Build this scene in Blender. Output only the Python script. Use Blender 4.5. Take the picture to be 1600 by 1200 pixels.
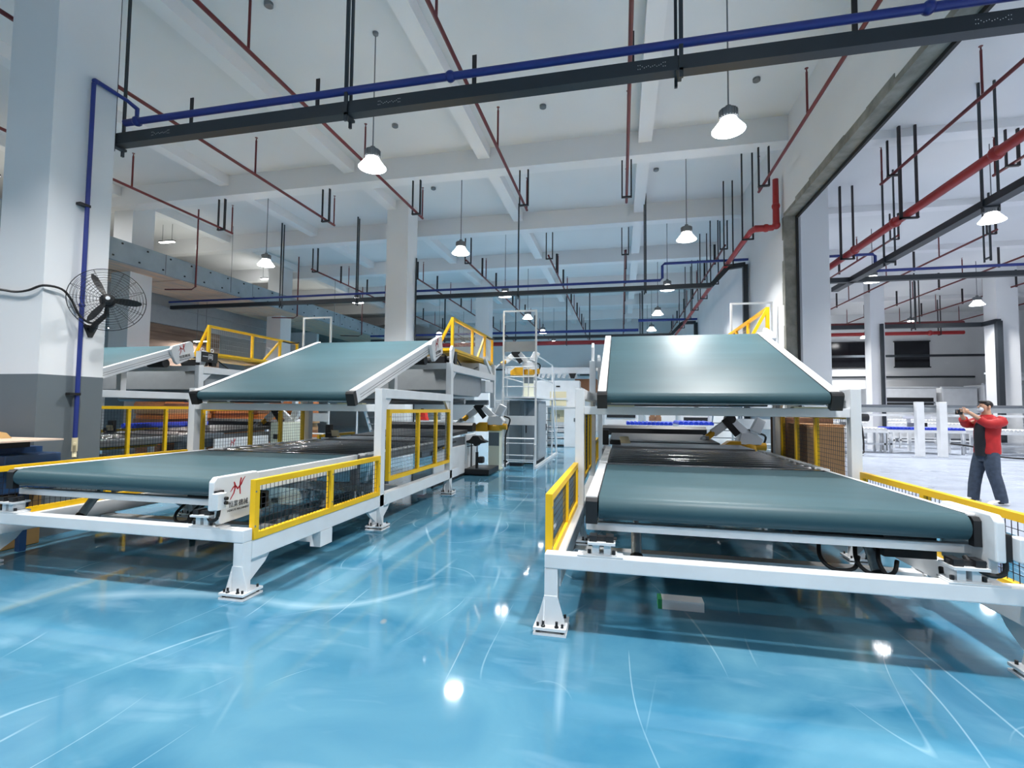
import bpy, math, random
from mathutils import Vector, Matrix
random.seed(7)
SC = bpy.context.scene
COL = SC.collection
for o in list(bpy.data.objects):
    bpy.data.objects.remove(o, do_unlink=True)

# ------------------------------------------------------------------ camera, world, exposure
YAW, PITCH, ROLL, FPX, CAMZ = -0.21885, 0.049265, -0.010252, 768.86, 1.5
def camera():
    f = Vector((math.sin(YAW)*math.cos(PITCH), math.cos(YAW)*math.cos(PITCH), math.sin(PITCH)))
    r = Vector((math.cos(YAW), -math.sin(YAW), 0)); u = r.cross(f)
    r2 = r*math.cos(ROLL) - u*math.sin(ROLL); u2 = u*math.cos(ROLL) + r*math.sin(ROLL)
    m = Matrix((r2, u2, -f)).transposed().to_4x4(); m.translation = (0, 0, CAMZ)
    cd = bpy.data.cameras.new('camera'); cd.sensor_fit = 'HORIZONTAL'; cd.sensor_width = 36
    cd.lens = FPX/1600*36; cd.clip_start = .05; cd.clip_end = 200
    co = bpy.data.objects.new('camera', cd); co.matrix_world = m; COL.objects.link(co); SC.camera = co
camera()
world = bpy.data.worlds.new('world'); SC.world = world; world.use_nodes = True
world.node_tree.nodes['Background'].inputs[0].default_value = (.93, .96, 1, 1)
world.node_tree.nodes['Background'].inputs[1].default_value = .28
SC.view_settings.view_transform = 'Standard'; SC.view_settings.look = 'None'
SC.view_settings.gamma = 1; SC.view_settings.exposure = 0.45; SC.view_settings.use_curve_mapping = False
SC.cycles.max_bounces = 6; SC.cycles.diffuse_bounces = 3; SC.cycles.glossy_bounces = 3; SC.cycles.transmission_bounces = 2
SC.cycles.adaptive_threshold = .025; SC.cycles.caustics_reflective = False; SC.cycles.caustics_refractive = False
LAMP_W = 125.0
CEIL = 7.85

# ------------------------------------------------------------------ materials
def lin(c):
    return tuple((v/12.92 if v <= .04045 else ((v+.055)/1.055)**2.4) for v in (c[0]/255, c[1]/255, c[2]/255)) + (1,)
MATS = {}
def mat(name, rgb, rough=.5, metal=0, var=0, scale=8, stretch=None, rgb2=None, bump=0, spec=.5, coat=0, emit=0, detail=2, alpha=1, trans=0):
    m = bpy.data.materials.new(name); m.use_nodes = True; nt = m.node_tree; n = nt.nodes; L = nt.links
    b = n['Principled BSDF']; b.inputs['Base Color'].default_value = lin(rgb)
    b.inputs['Roughness'].default_value = rough; b.inputs['Metallic'].default_value = metal
    b.inputs['Specular IOR Level'].default_value = spec; b.inputs['Coat Weight'].default_value = coat
    if trans: b.inputs['Transmission Weight'].default_value = trans
    if emit:
        b.inputs['Emission Color'].default_value = (1, 1, 1, 1); b.inputs['Emission Strength'].default_value = emit
    if var or rgb2 or bump:
        tc = n.new('ShaderNodeTexCoord'); mp = n.new('ShaderNodeMapping'); nz = n.new('ShaderNodeTexNoise')
        L.new(tc.outputs['Object'], mp.inputs[0]); L.new(mp.outputs[0], nz.inputs['Vector'])
        mp.inputs['Scale'].default_value = stretch or (1, 1, 1)
        nz.inputs['Scale'].default_value = scale; nz.inputs['Detail'].default_value = detail
        rp = n.new('ShaderNodeValToRGB'); L.new(nz.outputs['Fac'], rp.inputs[0])
        c = lin(rgb); c2 = lin(rgb2) if rgb2 else tuple(min(1, v*(1-var)) for v in c[:3])+(1,)
        c1 = c if rgb2 else tuple(min(1, v*(1+var*.5)) for v in c[:3])+(1,)
        rp.color_ramp.elements[0].position = .32; rp.color_ramp.elements[1].position = .68
        rp.color_ramp.elements[0].color = c2; rp.color_ramp.elements[1].color = c1
        L.new(rp.outputs[0], b.inputs['Base Color'])
        if bump:
            bp = n.new('ShaderNodeBump'); bp.inputs['Strength'].default_value = bump; bp.inputs['Distance'].default_value = .01
            L.new(nz.outputs['Fac'], bp.inputs['Height']); L.new(bp.outputs[0], b.inputs['Normal'])
    MATS[name] = m
    return m
mat('white', (226, 229, 232), .35, var=.05, scale=3)
mat('white_dull', (214, 217, 220), .55, var=.05, scale=2)
mat('yellow', (243, 193, 14), .42, var=.06, scale=3)
mat('belt', (57, 86, 94), .46, var=.14, scale=1.8, stretch=(.3, 1.8, 1), spec=.3)
mat('chrome', (168, 168, 172), .2, 1)
mat('roller_steel', (170, 168, 170), .14, 1)
mat('steel', (150, 153, 157), .38, .8)
mat('galv', (160, 172, 178), .6, .15, var=.12, scale=2.2)
mat('black', (24, 25, 28), .45)
mat('rubber', (16, 16, 18), .6)
mat('wire', (42, 45, 52), .5, .3)
mat('wire_white', (205, 208, 210), .5)
mat('tray', (46, 52, 58), .45, .2, var=.08, scale=2)
mat('blue_pipe', (34, 52, 128), .4, var=.06)
mat('red_pipe', (104, 28, 32), .45, var=.1)
mat('red_main', (156, 34, 36), .4, var=.08)
mat('hanger', (38, 34, 38), .5)
mat('grey_panel', (150, 156, 160), .5, var=.04)
mat('dark_belt', (52, 54, 56), .42, var=.15, scale=3)
mat('cabinet', (148, 158, 166), .45, var=.04)
mat('cabinet_dark', (98, 112, 120), .45)
mat('cream', (226, 214, 178), .5)
mat('robot_cream', (222, 226, 208), .45)
mat('robot_yellow', (214, 160, 30), .45)
mat('cobalt', (30, 60, 190), .35, var=.25, scale=6, bump=.4)
mat('wall_white', (226, 228, 230), .75, var=.03, scale=.8)
mat('ceiling_white', (222, 224, 226), .85, var=.03, scale=.6)
mat('beam_white', (230, 231, 233), .85, var=.02, scale=.6)
mat('concrete', (134, 134, 128), .9, var=.3, scale=5, bump=.8, detail=8)
mat('wood_wall', (134, 112, 96), .8, rgb2=(104, 84, 72), scale=3, stretch=(1, .25, 2.5))
mat('plywood', (228, 190, 156), .75, rgb2=(196, 176, 162), scale=2.2, stretch=(3, .5, 1), detail=6)
mat('carton', (168, 128, 88), .8, var=.1, scale=3)
mat('carton_dark', (128, 88, 62), .8, var=.1, scale=3)
mat('carton_orange', (196, 112, 48), .6, var=.25, scale=8, stretch=(1, 1, 6))
mat('kraft', (172, 136, 84), .8, var=.12, scale=4)
mat('bench_blue', (26, 62, 104), .45, var=.1)
mat('housing', (120, 124, 128), .4, .6)
mat('shade', (245, 247, 250), .4, emit=10)
mat('lens', (255, 255, 255), .5, emit=22)
for _n in ('shade', 'lens'): MATS[_n].cycles.emission_sampling = 'NONE'    # the lamps' own light objects do the lighting
mat('red_ink', (186, 30, 44), .5)
mat('grey_ink', (60, 60, 64), .5)
mat('white_ink', (240, 240, 240), .5)
mat('dado', (98, 108, 114), .55, var=.05, scale=1.5)
mat('window_black', (22, 23, 28), .15)
mat('screen', (10, 12, 14), .3)
mat('skin', (206, 160, 132), .55)
mat('jacket', (184, 32, 34), .7, var=.15, scale=14)
mat('shirt', (24, 26, 34), .8)
mat('jeans', (62, 74, 92), .85, var=.25, scale=18)
mat('hair', (22, 20, 20), .6)
mat('mask', (208, 222, 234), .7)
mat('shoe', (226, 226, 226), .6)
mat('green', (34, 132, 78), .5)
mat('red_plastic', (214, 40, 26), .4)
mat('plastic_wrap', (190, 194, 198), .18, .55, bump=.8, scale=30)
mat('film', (225, 228, 230), .25)

def floor_mat(name, rgb, rgb2, rough, scratch=True):
    m = bpy.data.materials.new(name); m.use_nodes = True; nt = m.node_tree; n = nt.nodes; L = nt.links
    b = n['Principled BSDF']; tc = n.new('ShaderNodeTexCoord')
    def noise(scale, detail, sc=(1, 1, 1), rot=0, dist=0):
        mp = n.new('ShaderNodeMapping'); mp.inputs['Scale'].default_value = sc; mp.inputs['Rotation'].default_value = (0, 0, rot)
        nz = n.new('ShaderNodeTexNoise'); nz.inputs['Scale'].default_value = scale; nz.inputs['Detail'].default_value = detail
        nz.inputs['Distortion'].default_value = dist
        L.new(tc.outputs['Object'], mp.inputs[0]); L.new(mp.outputs[0], nz.inputs['Vector']); return nz.outputs['Fac']
    def ramp(src, p0, c0, p1, c1):
        r = n.new('ShaderNodeValToRGB'); L.new(src, r.inputs[0]); e = r.color_ramp.elements
        e[0].position, e[0].color, e[1].position, e[1].color = p0, c0, p1, c1; return r.outputs[0]
    base = ramp(noise(.8, 5, (1, 1, 1), .6, 1.2), .3, lin(rgb), .7, lin(rgb2))
    col = base
    if scratch:
        def contour(src, w):        # thin curved lines where a noise field crosses its mean
            a = n.new('ShaderNodeMath'); a.operation = 'SUBTRACT'; L.new(src, a.inputs[0]); a.inputs[1].default_value = .5
            q = n.new('ShaderNodeMath'); q.operation = 'ABSOLUTE'; L.new(a.outputs[0], q.inputs[0])
            return ramp(q.outputs[0], 0, (1, 1, 1, 1), w, (0, 0, 0, 1))
        for k, (sc, rot, w, msc, amt) in enumerate(((.22, .2, .0003, .5, .3), (.3, 1.1, .0004, .7, .4), (.5, -.6, .0008, .8, .45), (.9, .8, .0016, 1.1, .45), (1.4, .3, .002, 1.3, .45))):
            ln = contour(noise(sc, 0, (1, .35, 1), rot, .3), w); gate = ramp(noise(msc, 1, (1, 1, 1), rot+2), .5, (0, 0, 0, 1), .62, (amt,)*3+(1,))
            mu = n.new('ShaderNodeMixRGB'); mu.blend_type = 'MULTIPLY'; mu.inputs[0].default_value = 1; L.new(ln, mu.inputs[1]); L.new(gate, mu.inputs[2])
            mx = n.new('ShaderNodeMixRGB'); L.new(mu.outputs[0], mx.inputs[0]); L.new(col, mx.inputs[1]); mx.inputs[2].default_value = lin((170, 200, 214)); col = mx.outputs[0]
        hz = ramp(noise(1.7, 3, (1, 3, 1), .9, .5), .56, (0, 0, 0, 1), .8, (.28, .28, .28, 1))
        mx = n.new('ShaderNodeMixRGB'); L.new(hz, mx.inputs[0]); L.new(col, mx.inputs[1]); mx.inputs[2].default_value = lin((146, 180, 198)); col = mx.outputs[0]
        sp = ramp(noise(2.6, 1), .78, (0, 0, 0, 1), .8, (.5, .5, .5, 1))
        mx = n.new('ShaderNodeMixRGB'); L.new(sp, mx.inputs[0]); L.new(col, mx.inputs[1]); mx.inputs[2].default_value = lin((160, 150, 140)); col = mx.outputs[0]
    L.new(col, b.inputs['Base Color'])
    rr = ramp(noise(1.6, 2), .3, (rough*.7,)*3+(1,), .7, (rough*1.5,)*3+(1,)); L.new(rr, b.inputs['Roughness'])
    b.inputs['Specular IOR Level'].default_value = .36 if scratch else .3
    MATS[name] = m
floor_mat('floor_blue', (44, 106, 138), (90, 141, 163), .05)
floor_mat('floor_grey', (152, 162, 178), (160, 169, 185), .38, False)

# ------------------------------------------------------------------ mesh builder
class MB:
    def __init__(s): s.v = []; s.f = []
    def quadbox(s, P):
        b = len(s.v); s.v += [tuple(p) for p in P]
        for q in ((0, 3, 2, 1), (4, 5, 6, 7), (0, 1, 5, 4), (1, 2, 6, 5), (2, 3, 7, 6), (3, 0, 4, 7)): s.f.append(tuple(b+i for i in q))
        return s
    def box(s, x0, x1, y0, y1, z0, z1):
        return s.quadbox([(x0, y0, z0), (x1, y0, z0), (x1, y1, z0), (x0, y1, z0), (x0, y0, z1), (x1, y0, z1), (x1, y1, z1), (x0, y1, z1)])
    def bar(s, a, b, w, h=None, up=(0, 0, 1)):
        h = h or w; a = Vector(a); b = Vector(b); d = (b-a).normalized(); up = Vector(up)
        if abs(d.dot(up)) > .98: up = Vector((0, 1, 0))
        x = d.cross(up).normalized(); z = x.cross(d).normalized()
        P = []
        for p in (a, b):
            for i, j in ((-1, -1), (1, -1), (1, 1), (-1, 1)): P.append(p + x*(i*w/2) + z*(j*h/2))
        return s.quadbox(P)
    def tube(s, pts, r, n=8, close=True):
        pts = [Vector(p) for p in pts]; rings = []
        rad = r if isinstance(r, (list, tuple)) else [r]*len(pts)
        for i, p in enumerate(pts):
            d = (pts[min(i+1, len(pts)-1)] - pts[max(i-1, 0)]).normalized()
            up = Vector((0, 0, 1)) if abs(d.z) < .9 else Vector((0, 1, 0))
            x = d.cross(up).normalized(); z = x.cross(d).normalized()
            k = 1.0
            if 0 < i < len(pts)-1:
                c = (pts[i]-pts[i-1]).normalized().dot((pts[i+1]-pts[i]).normalized()); k = 1/max(.6, math.sqrt(max(.05, (1+c)/2)))
            b = len(s.v); rings.append(b)
            for j in range(n):
                a = 2*math.pi*j/n; s.v.append(tuple(p + (x*math.cos(a)+z*math.sin(a))*rad[i]*(k if n > 4 else 1)))
        for a, b in zip(rings, rings[1:]):
            for j in range(n): s.f.append((a+j, a+(j+1) % n, b+(j+1) % n, b+j))
        if close:
            s.f.append(tuple(rings[0]+j for j in reversed(range(n)))); s.f.append(tuple(rings[-1]+j for j in range(n)))
        return s
    def lathe(s, prof, c=(0, 0, 0), n=24):      # prof (r,z) about z
        rings = []
        for r, z in prof:
            b = len(s.v); rings.append(b)
            for j in range(n):
                a = 2*math.pi*j/n; s.v.append((c[0]+r*math.cos(a), c[1]+r*math.sin(a), c[2]+z))
        for a, b in zip(rings, rings[1:]):
            for j in range(n): s.f.append((a+j, a+(j+1) % n, b+(j+1) % n, b+j))
        s.f.append(tuple(rings[0]+j for j in reversed(range(n)))); s.f.append(tuple(rings[-1]+j for j in range(n)))
        return s
    def prism(s, poly, ax, a0, a1):             # polygon in the two other axes, extruded along ax
        def pt(p, a): return {'x': (a, p[0], p[1]), 'y': (p[0], a, p[1]), 'z': (p[0], p[1], a)}[ax]
        b = len(s.v); n = len(poly)
        s.v += [pt(p, a0) for p in poly] + [pt(p, a1) for p in poly]
        s.f.append(tuple(b+i for i in reversed(range(n)))); s.f.append(tuple(b+n+i for i in range(n)))
        for i in range(n): s.f.append((b+i, b+(i+1) % n, b+n+(i+1) % n, b+n+i))
        return s
    def ball(s, c, r, n=10, m=6, sc=(1, 1, 1)):
        b = len(s.v)
        for i in range(m+1):
            t = math.pi*i/m
            for j in range(n):
                a = 2*math.pi*j/n
                s.v.append((c[0]+r*sc[0]*math.sin(t)*math.cos(a), c[1]+r*sc[1]*math.sin(t)*math.sin(a), c[2]+r*sc[2]*math.cos(t)))
        for i in range(m):
            for j in range(n): s.f.append((b+i*n+j, b+(i+1)*n+j, b+(i+1)*n+(j+1) % n, b+i*n+(j+1) % n))
        return s
    def mesh(s, name, m, smooth=False):
        me = bpy.data.meshes.new(name); me.from_pydata(s.v, [], s.f); me.validate()
        import bmesh
        bm = bmesh.new(); bm.from_mesh(me); bmesh.ops.recalc_face_normals(bm, faces=bm.faces); bm.to_mesh(me); bm.free()
        me.materials.append(MATS[m])
        if smooth:
            for p in me.polygons: p.use_smooth = True
            try: me.set_sharp_from_angle(angle=.7)
            except Exception: pass
        return me
def link(name, me, parent=None, loc=(0, 0, 0), rot=(0, 0, 0)):
    o = bpy.data.objects.new(name, me); COL.objects.link(o); o.parent = parent; o.location = loc; o.rotation_euler = rot
    return o
def P(name, mb, m, parent=None, smooth=False, bevel=0, label=None):
    o = link(name, mb.mesh(name, m, smooth), parent)
    if bevel:
        bv = o.modifiers.new('bevel', 'BEVEL'); bv.width = bevel; bv.segments = 2; bv.limit_method = 'ANGLE'
    if label: o['label'] = label
    return o
def tag(o, label, cat, group=None):
    o['label'] = label; o['category'] = cat
    if group: o['group'] = group
    return o
def thing(name, label, cat, loc=(0, 0, 0), group=None, rz=0):
    o = bpy.data.objects.new(name, None); COL.objects.link(o); o.location = loc; o.rotation_euler = (0, 0, rz); o.empty_display_size = .2
    return tag(o, label, cat, group)
def struct(name, mb, m, parent=None, bevel=0):
    o = P(name, mb, m, parent, bevel=bevel)
    if parent is None: o['kind'] = 'structure'
    return o
def text_mesh(body, size, m):
    cu = bpy.data.curves.new('t', 'FONT'); cu.body = body; cu.size = size; cu.align_x = 'CENTER'; cu.align_y = 'CENTER'; cu.extrude = .0008; cu.resolution_u = 2
    o = bpy.data.objects.new('t', cu); COL.objects.link(o); dg = bpy.context.evaluated_depsgraph_get(); dg.update()
    me = bpy.data.meshes.new_from_object(o.evaluated_get(dg)); bpy.data.objects.remove(o); me.materials.clear(); me.materials.append(MATS[m])
    return me

def smooth(pts, n):
    pts = [Vector(p) for p in pts]; out = []
    for i in range(len(pts)-1):
        p0, p1, p2, p3 = pts[max(i-1, 0)], pts[i], pts[i+1], pts[min(i+2, len(pts)-1)]
        for k in range(n):
            t = k/n; out.append(.5*((2*p1)+(p2-p0)*t+(2*p0-5*p1+4*p2-p3)*t*t+(3*p1-p0-3*p2+p3)*t**3))
    out.append(pts[-1]); return out

# ------------------------------------------------------------------ setting
WX = 3.5          # machine-hall face of the dividing wall
def setting():
    struct('floor', MB().box(-24, 4.75, -7, 36, -.1, 0), 'floor_blue')
    struct('floor_side_hall', MB().box(4.75, 26, -7, 36, -.1, 0), 'floor_grey')
    struct('ceiling', MB().box(-24, 26, -7, 36, CEIL, CEIL+.2), 'ceiling_white')
    struct('ceiling_side_hall', MB().box(WX+.2, 26, -7, 32, 7.15, CEIL), 'ceiling_white')
    for k, y in enumerate((1.2, 5.4, 11.0, 15.0, 19.0, 23.2, 27.4)): struct('trim_%d' % (30+k), MB().box(WX+.2, 26, y, y+.35, 6.98, 7.15), 'beam_white')
    n = 0
    for y, w in ((1.2, .35), (11.3, .4), (15.4, .35), (19.5, .35), (23.6, .4), (27.7, .35), (31.8, .35)):
        n += 1; struct('trim_%d' % n, MB().box(-24, WX, y, y+w, 7.3, CEIL), 'beam_white')
    for x in (-14.6, -10.9, -7.07, -3.42, .38):
        n += 1; struct('trim_%d' % n, MB().box(x, x+.3, -7, 36, 7.58, CEIL), 'beam_white')
    # dividing wall with a cut opening (raw concrete reveal)
    w = struct('wall_right', MB().box(WX, WX+.2, 11.7, 36, 0, CEIL).box(WX, WX+.2, -7, 11.7, 5.78, CEIL), 'wall_white')
    r = MB()
    random.seed(3)
    y = 11.66
    for k in range(12):
        z0 = k*.48; r.box(WX-.012, WX+.215, y-random.uniform(0, .03), y+.06+random.uniform(0, .12), z0, z0+.48+.01)
    for k in range(24):
        y0 = 11.66-(k+1)*.75; zz = 5.78+random.uniform(.0, .02); r.box(WX-.012, WX+.215, y0, y0+.755, 5.76, zz+.05+random.uniform(0, .1))
    struct('door_reveal', r, 'concrete', w)
    struct('shadow_gap_strip', MB().box(WX+.215, WX+.26, 11.6, 11.66, 0, 5.74).box(WX+.215, WX+.26, -7, 11.66, 5.70, 5.76), 'rubber', w)  # black strip standing in for the shadow gap along the reveal's outer edge
    struct('wall_back', MB().box(-24, WX, 35, 35.2, 0, CEIL), 'wall_white')
    struct('wall_hall_back', MB().box(WX+.2, 26, 32, 32.2, 0, CEIL), 'wall_white')
    struct('wall_hall_right', MB().box(25.8, 26, -7, 32, 0, CEIL), 'wall_white')
    struct('wall_left', MB().box(-24, -23.8, -7, 36, 0, CEIL), 'wall_white')
    for i, (x0, x1) in enumerate(((9.6, 14.2), (15.2, 16.9))):
        o = struct('window_%d' % (i+1), MB().box(x0, x1, 31.93, 31.99, 4.08, 5.48), 'window_black')
        P('window_frame', MB().box(x0-.05, x1+.05, 31.9, 31.99, 4.02, 4.08).box(x0-.05, x1+.05, 31.9, 31.99, 5.48, 5.54), 'black', o)
    # columns
    for i, (x, y, d) in enumerate(((-7.05, 4.2, 1), (-7.05, 13.72, 0), (-7.05, 23.2, 0), (-14.9, 11.6, 0), (-15.2, 18.6, 0), (4.18, 12.75, 0), (9.74, 22.2, 0), (14.0, 22.2, 0))):
        w = {5: .6, 6: .5}.get(i, .7)
        o = struct('column_%d' % (i+1), MB().box(x, x+w, y, y+w, 0, CEIL), 'wall_white')
        if i in (0, 3):
            q = P('dado_paint', MB().box(x-.004, x+w+.004, y-.004, y+w+.004, 0, 1.83), 'dado', o)
    struct('wall_inner_hall', MB().box(3.75, 4.18, 12.95, 13.1, 0, CEIL), 'galv')
    # mezzanine on the left: steel-plated edge beam, plywood soffit, grey inner wall, boarded wall
    mz = struct('mezzanine_beam', MB().box(-13.6, -13.5, 5.4, 35, 5.44, 6.05), 'galv')
    st = MB()
    for k in range(34):
        for z in (5.54, 5.93):
            yy = 6+k*.75+(.24 if z > 5.7 else 0); st.box(-13.5, -13.475, yy, yy+.042, z, z+.042)
    P('stud', st, 'black', mz)['kind'] = 'stuff'
    for y in (12.1, 15.7, 21.6): P('plate_seam', MB().box(-13.5, -13.49, y, y+.02, 5.44, 6.05), 'steel', mz)
    sf = struct('mezzanine_soffit', MB().box(-24, -13.6, 5.4, 35, 5.62, 6.0), 'concrete')
    y = 5.4
    while y < 32:
        for x in (-16.1, -14.85):
            link('plywood_sheet', MB().box(x+.005, x+1.245, y+.005, y+1.215, 5.42+random.uniform(0, .02), 5.63).mesh('plywood_sheet', 'plywood'), sf)
        y += 1.22
    struct('wall_mezzanine', MB().box(-16.4, -16.2, 8, 21, 4.42, 5.62).box(-16.45, -16.15, 8, 21, 5.05, 5.1), 'grey_panel')
    bw = struct('wall_boarded', MB().box(-16.4, -16.3, 13.2, 17.2, 0, 4.42), 'wood_wall')
    for i in range(15):
        z0 = i*.294
        P('plank', MB().box(-16.3, -16.26-random.uniform(0, .012), 13.2, 17.2, z0+.006, z0+.288), 'wood_wall', bw)
    struct('wall_mezzanine_back', MB().box(-24, -16.4, 24, 24.2, 0, 5.6), 'wall_white')
setting()

# ------------------------------------------------------------------ lamps
def lamp_meshes():
    z = 0
    h = MB().lathe([(.04, .36), (.04, .30), (.115, .30), (.115, .17), (.10, .17), (.10, .16)], n=20)
    for k in range(20):
        a = 2*math.pi*k/20; h.bar((.115*math.cos(a), .115*math.sin(a), .18), (.115*math.cos(a), .115*math.sin(a), .29), .012, .03, (math.cos(a), math.sin(a), 0))
    prof = [(.105, .17), (.135, .12), (.2, .035), (.228, 0), (.222, 0), (.195, .035), (.13, .118), (.1, .168)]
    return dict(stem=MB().tube([(0, 0, .36), (0, 0, CEIL-5.5)], .011, 6).mesh('stem', 'housing', True),
                housing=h.mesh('housing', 'housing'), shade=MB().lathe(prof, n=28).mesh('shade', 'shade', True),
                lens=MB().lathe([(.2, .03), (.2, .022)], n=24).mesh('lens', 'lens'),
                canopy=MB().lathe([(.05, CEIL-5.5), (.045, CEIL-5.54), (.02, CEIL-5.56)], n=12).mesh('canopy', 'housing', True))
LM = lamp_meshes()
rown = {-2.05: 'row behind the viewpoint', 2.65: 'row overhead', 7.35: 'nearest row', 12.0: 'second row', 17.0: 'third row', 21.4: 'fourth row', 25.7: 'fifth row', 30: 'last row'}
coln = {-9.9: 'above the far-left machine', -4.07: 'above the left machine', 1.5: 'above the right machine', 7.55: 'first column of the side hall', 12.9: 'second column of the side hall', 18.3: 'third column of the side hall', -16: 'under the mezzanine'}
def lamps():
    li = bpy.data.lights.new('lamp_light', 'AREA'); li.shape = 'DISK'; li.size = .4; li.energy = LAMP_W; li.color = (1, .985, .965); li.spread = math.radians(128)
    for x in (-9.9, -4.07, 1.5, 7.55, 12.9, 18.3):
        for y in (-2.05, 2.65, 7.35, 12.0, 17.0, 21.4, 25.7, 30):
            if (x == -9.9 and y < 2) or (x > 7 and y > 26 and x != 12.9) or (x > 18 and y > 12): continue
            t = thing('pendant_lamp', 'white high-bay pendant lamp, %s, %s' % (rown[y], coln[x]), 'lamp', (x, y, 5.5), 'high-bay ceiling lamps')
            for k, me in LM.items(): link(k, me, t)
            lo = bpy.data.objects.new('lamp_light', li); COL.objects.link(lo); lo.parent = t; lo.location = (0, 0, .012)
    # added fill lamps that brighten the space under and above the mezzanine
    for i, (x, y, z) in enumerate(((-15.6, 12.4, 3.9), (-15.6, 15.6, 3.9), (-18.5, 14, 3.9), (-15.6, 9, 7.2), (-15.6, 14, 7.2), (-15.6, 19, 7.2), (-15.6, 24, 7.2))):
        t = thing('fill_lamp', ('added fill lamp under the mezzanine nearest the boarded wall', 'added fill lamp deeper under the mezzanine', 'added fill lamp farthest left under the mezzanine', 'added fill lamp above the mezzanine floor, nearest', 'added fill lamp above the mezzanine floor, second', 'added fill lamp above the mezzanine floor, third', 'added fill lamp above the mezzanine floor, farthest')[i], 'lamp', (x, y, z), 'added fill lamps at the mezzanine'); top = (5.6 if z < 5 else CEIL)-z
        P('housing', MB().box(-.3, .3, -.06, .06, .02, .07).tube([(-.2, 0, .07), (-.2, 0, top)], .008, 5).tube([(.2, 0, .07), (.2, 0, top)], .008, 5), 'housing', t); P('diffuser', MB().box(-.29, .29, -.05, .05, 0, .02), 'lens', t)
        l2 = bpy.data.lights.new('lamp_light', 'AREA'); l2.shape = 'RECTANGLE'; l2.size = .56; l2.size_y = .1; l2.energy = 110
        lo = bpy.data.objects.new('lamp_light', l2); COL.objects.link(lo); lo.parent = t; lo.location = (0, 0, -.01)
lamps()

# ------------------------------------------------------------------ machines
OX = {'right': -.51, 'left': -5.76, 'far': -11.01}
Y0 = 3.36
def Yb(mb):      # shift world-Y coordinates to machine-local
    mb.v = [(x, y-Y0, z) for x, y, z in mb.v]; return mb
FOOT = {}
def foot(parent, x, y):
    if not FOOT:
        FOOT['foot'] = MB().box(-.11, .11, -.11, .11, .032, .05).box(-.11, .11, -.11, .11, 0, .014).prism([(-.1, .05), (.1, .05), (.045, .24), (-.045, .24)], 'y', -.052, -.044).prism([(-.1, .05), (.1, .05), (.045, .24), (-.045, .24)], 'x', -.047, -.04).mesh('foot', 'white')
        FOOT['bolt'] = MB().lathe([(.014, .0), (.014, .03), (.009, .03), (.009, .058)], (0, 0, 0), 8).mesh('bolt', 'black')
    f = link('foot', FOOT['foot'], parent, (x, y-Y0, 0))
    for i in (-1, 1):
        for j in (-1, 1): link('bolt', FOOT['bolt'], f, (i*.082, j*.082, .014))
        link('bolt', FOOT['bolt'], f, (i*.045, -.088, .03))
def logo(parent, cx, cy, cz, k, rot=None):
    """logo on a plate facing +X: local u along +Y, v along +Z; k = scale"""
    strokes = [([(-.075, .075), (-.062, .045), (-.06, .0), (-.075, -.05), (-.125, -.115)], (.010, .016, .014, .011, .007)),
               ([(-.125, -.03), (-.085, .015), (-.055, .03), (-.03, .005), (-.022, -.012), (0, .01), (.03, .035), (.06, .085), (.09, .115)], (.004, .012, .016, .014, .012, .014, .015, .010, .004)),
               ([(.03, .11), (.018, .06), (.012, .01), (.022, -.075)], (.014, .015, .014, .01))]
    mk = MB()
    for pts, ws in strokes:
        L = []; R = []
        for i, p in enumerate(pts):
            a = pts[max(i-1, 0)]; b = pts[min(i+1, len(pts)-1)]; d = Vector((b[0]-a[0], b[1]-a[1])).normalized(); nx, ny = -d.y, d.x; w = ws[i]*.62
            L.append((p[0]+nx*w, p[1]+ny*w)); R.append((p[0]-nx*w, p[1]-ny*w))
        for i in range(len(pts)-1):
            mk.prism([(q[0]*k, q[1]*k+.06*k) for q in (L[i], L[i+1], R[i+1], R[i])], 'x', 0, .002)
    e = []
    m = link('logo_mark', mk.mesh('logo_mark', 'red_ink'), parent, (cx, cy, cz)); e.append(m)
    me = text_mesh('\u6052\u696d\u6a5f\u68b0', .074*k, 'grey_ink'); e.append(link('lettering', me, parent, (cx+.001, cy, cz-.115*k), (math.pi/2, 0, math.pi/2)))
    me = text_mesh('HENGYE MACHINERY', .033*k, 'grey_ink'); e.append(link('lettering', me, parent, (cx+.001, cy, cz-.178*k), (math.pi/2, 0, math.pi/2)))
    if rot:
        for o in e:
            o.location = rot @ (Vector(o.location)-Vector((cx, cy, cz))) + Vector((cx, cy, cz)); o.rotation_mode = 'QUATERNION'
            o.rotation_quaternion = rot.to_quaternion() @ o.rotation_euler.to_quaternion()
def wires(u0, u1, z0, z1, x, pu=.05, pz=.05, t=.0035):
    mb = MB(); n = int((u1-u0)/pu)
    for i in range(1, n): u = u0+(u1-u0)*i/n; mb.box(x-t/2, x+t/2, u-t/2, u+t/2, z0, z1)
    n = int((z1-z0)/pz)
    for i in range(1, n): z = z0+(z1-z0)*i/n; mb.box(x-t/2, x+t/2, u0, u1, z-t/2, z+t/2)
    return mb
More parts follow.
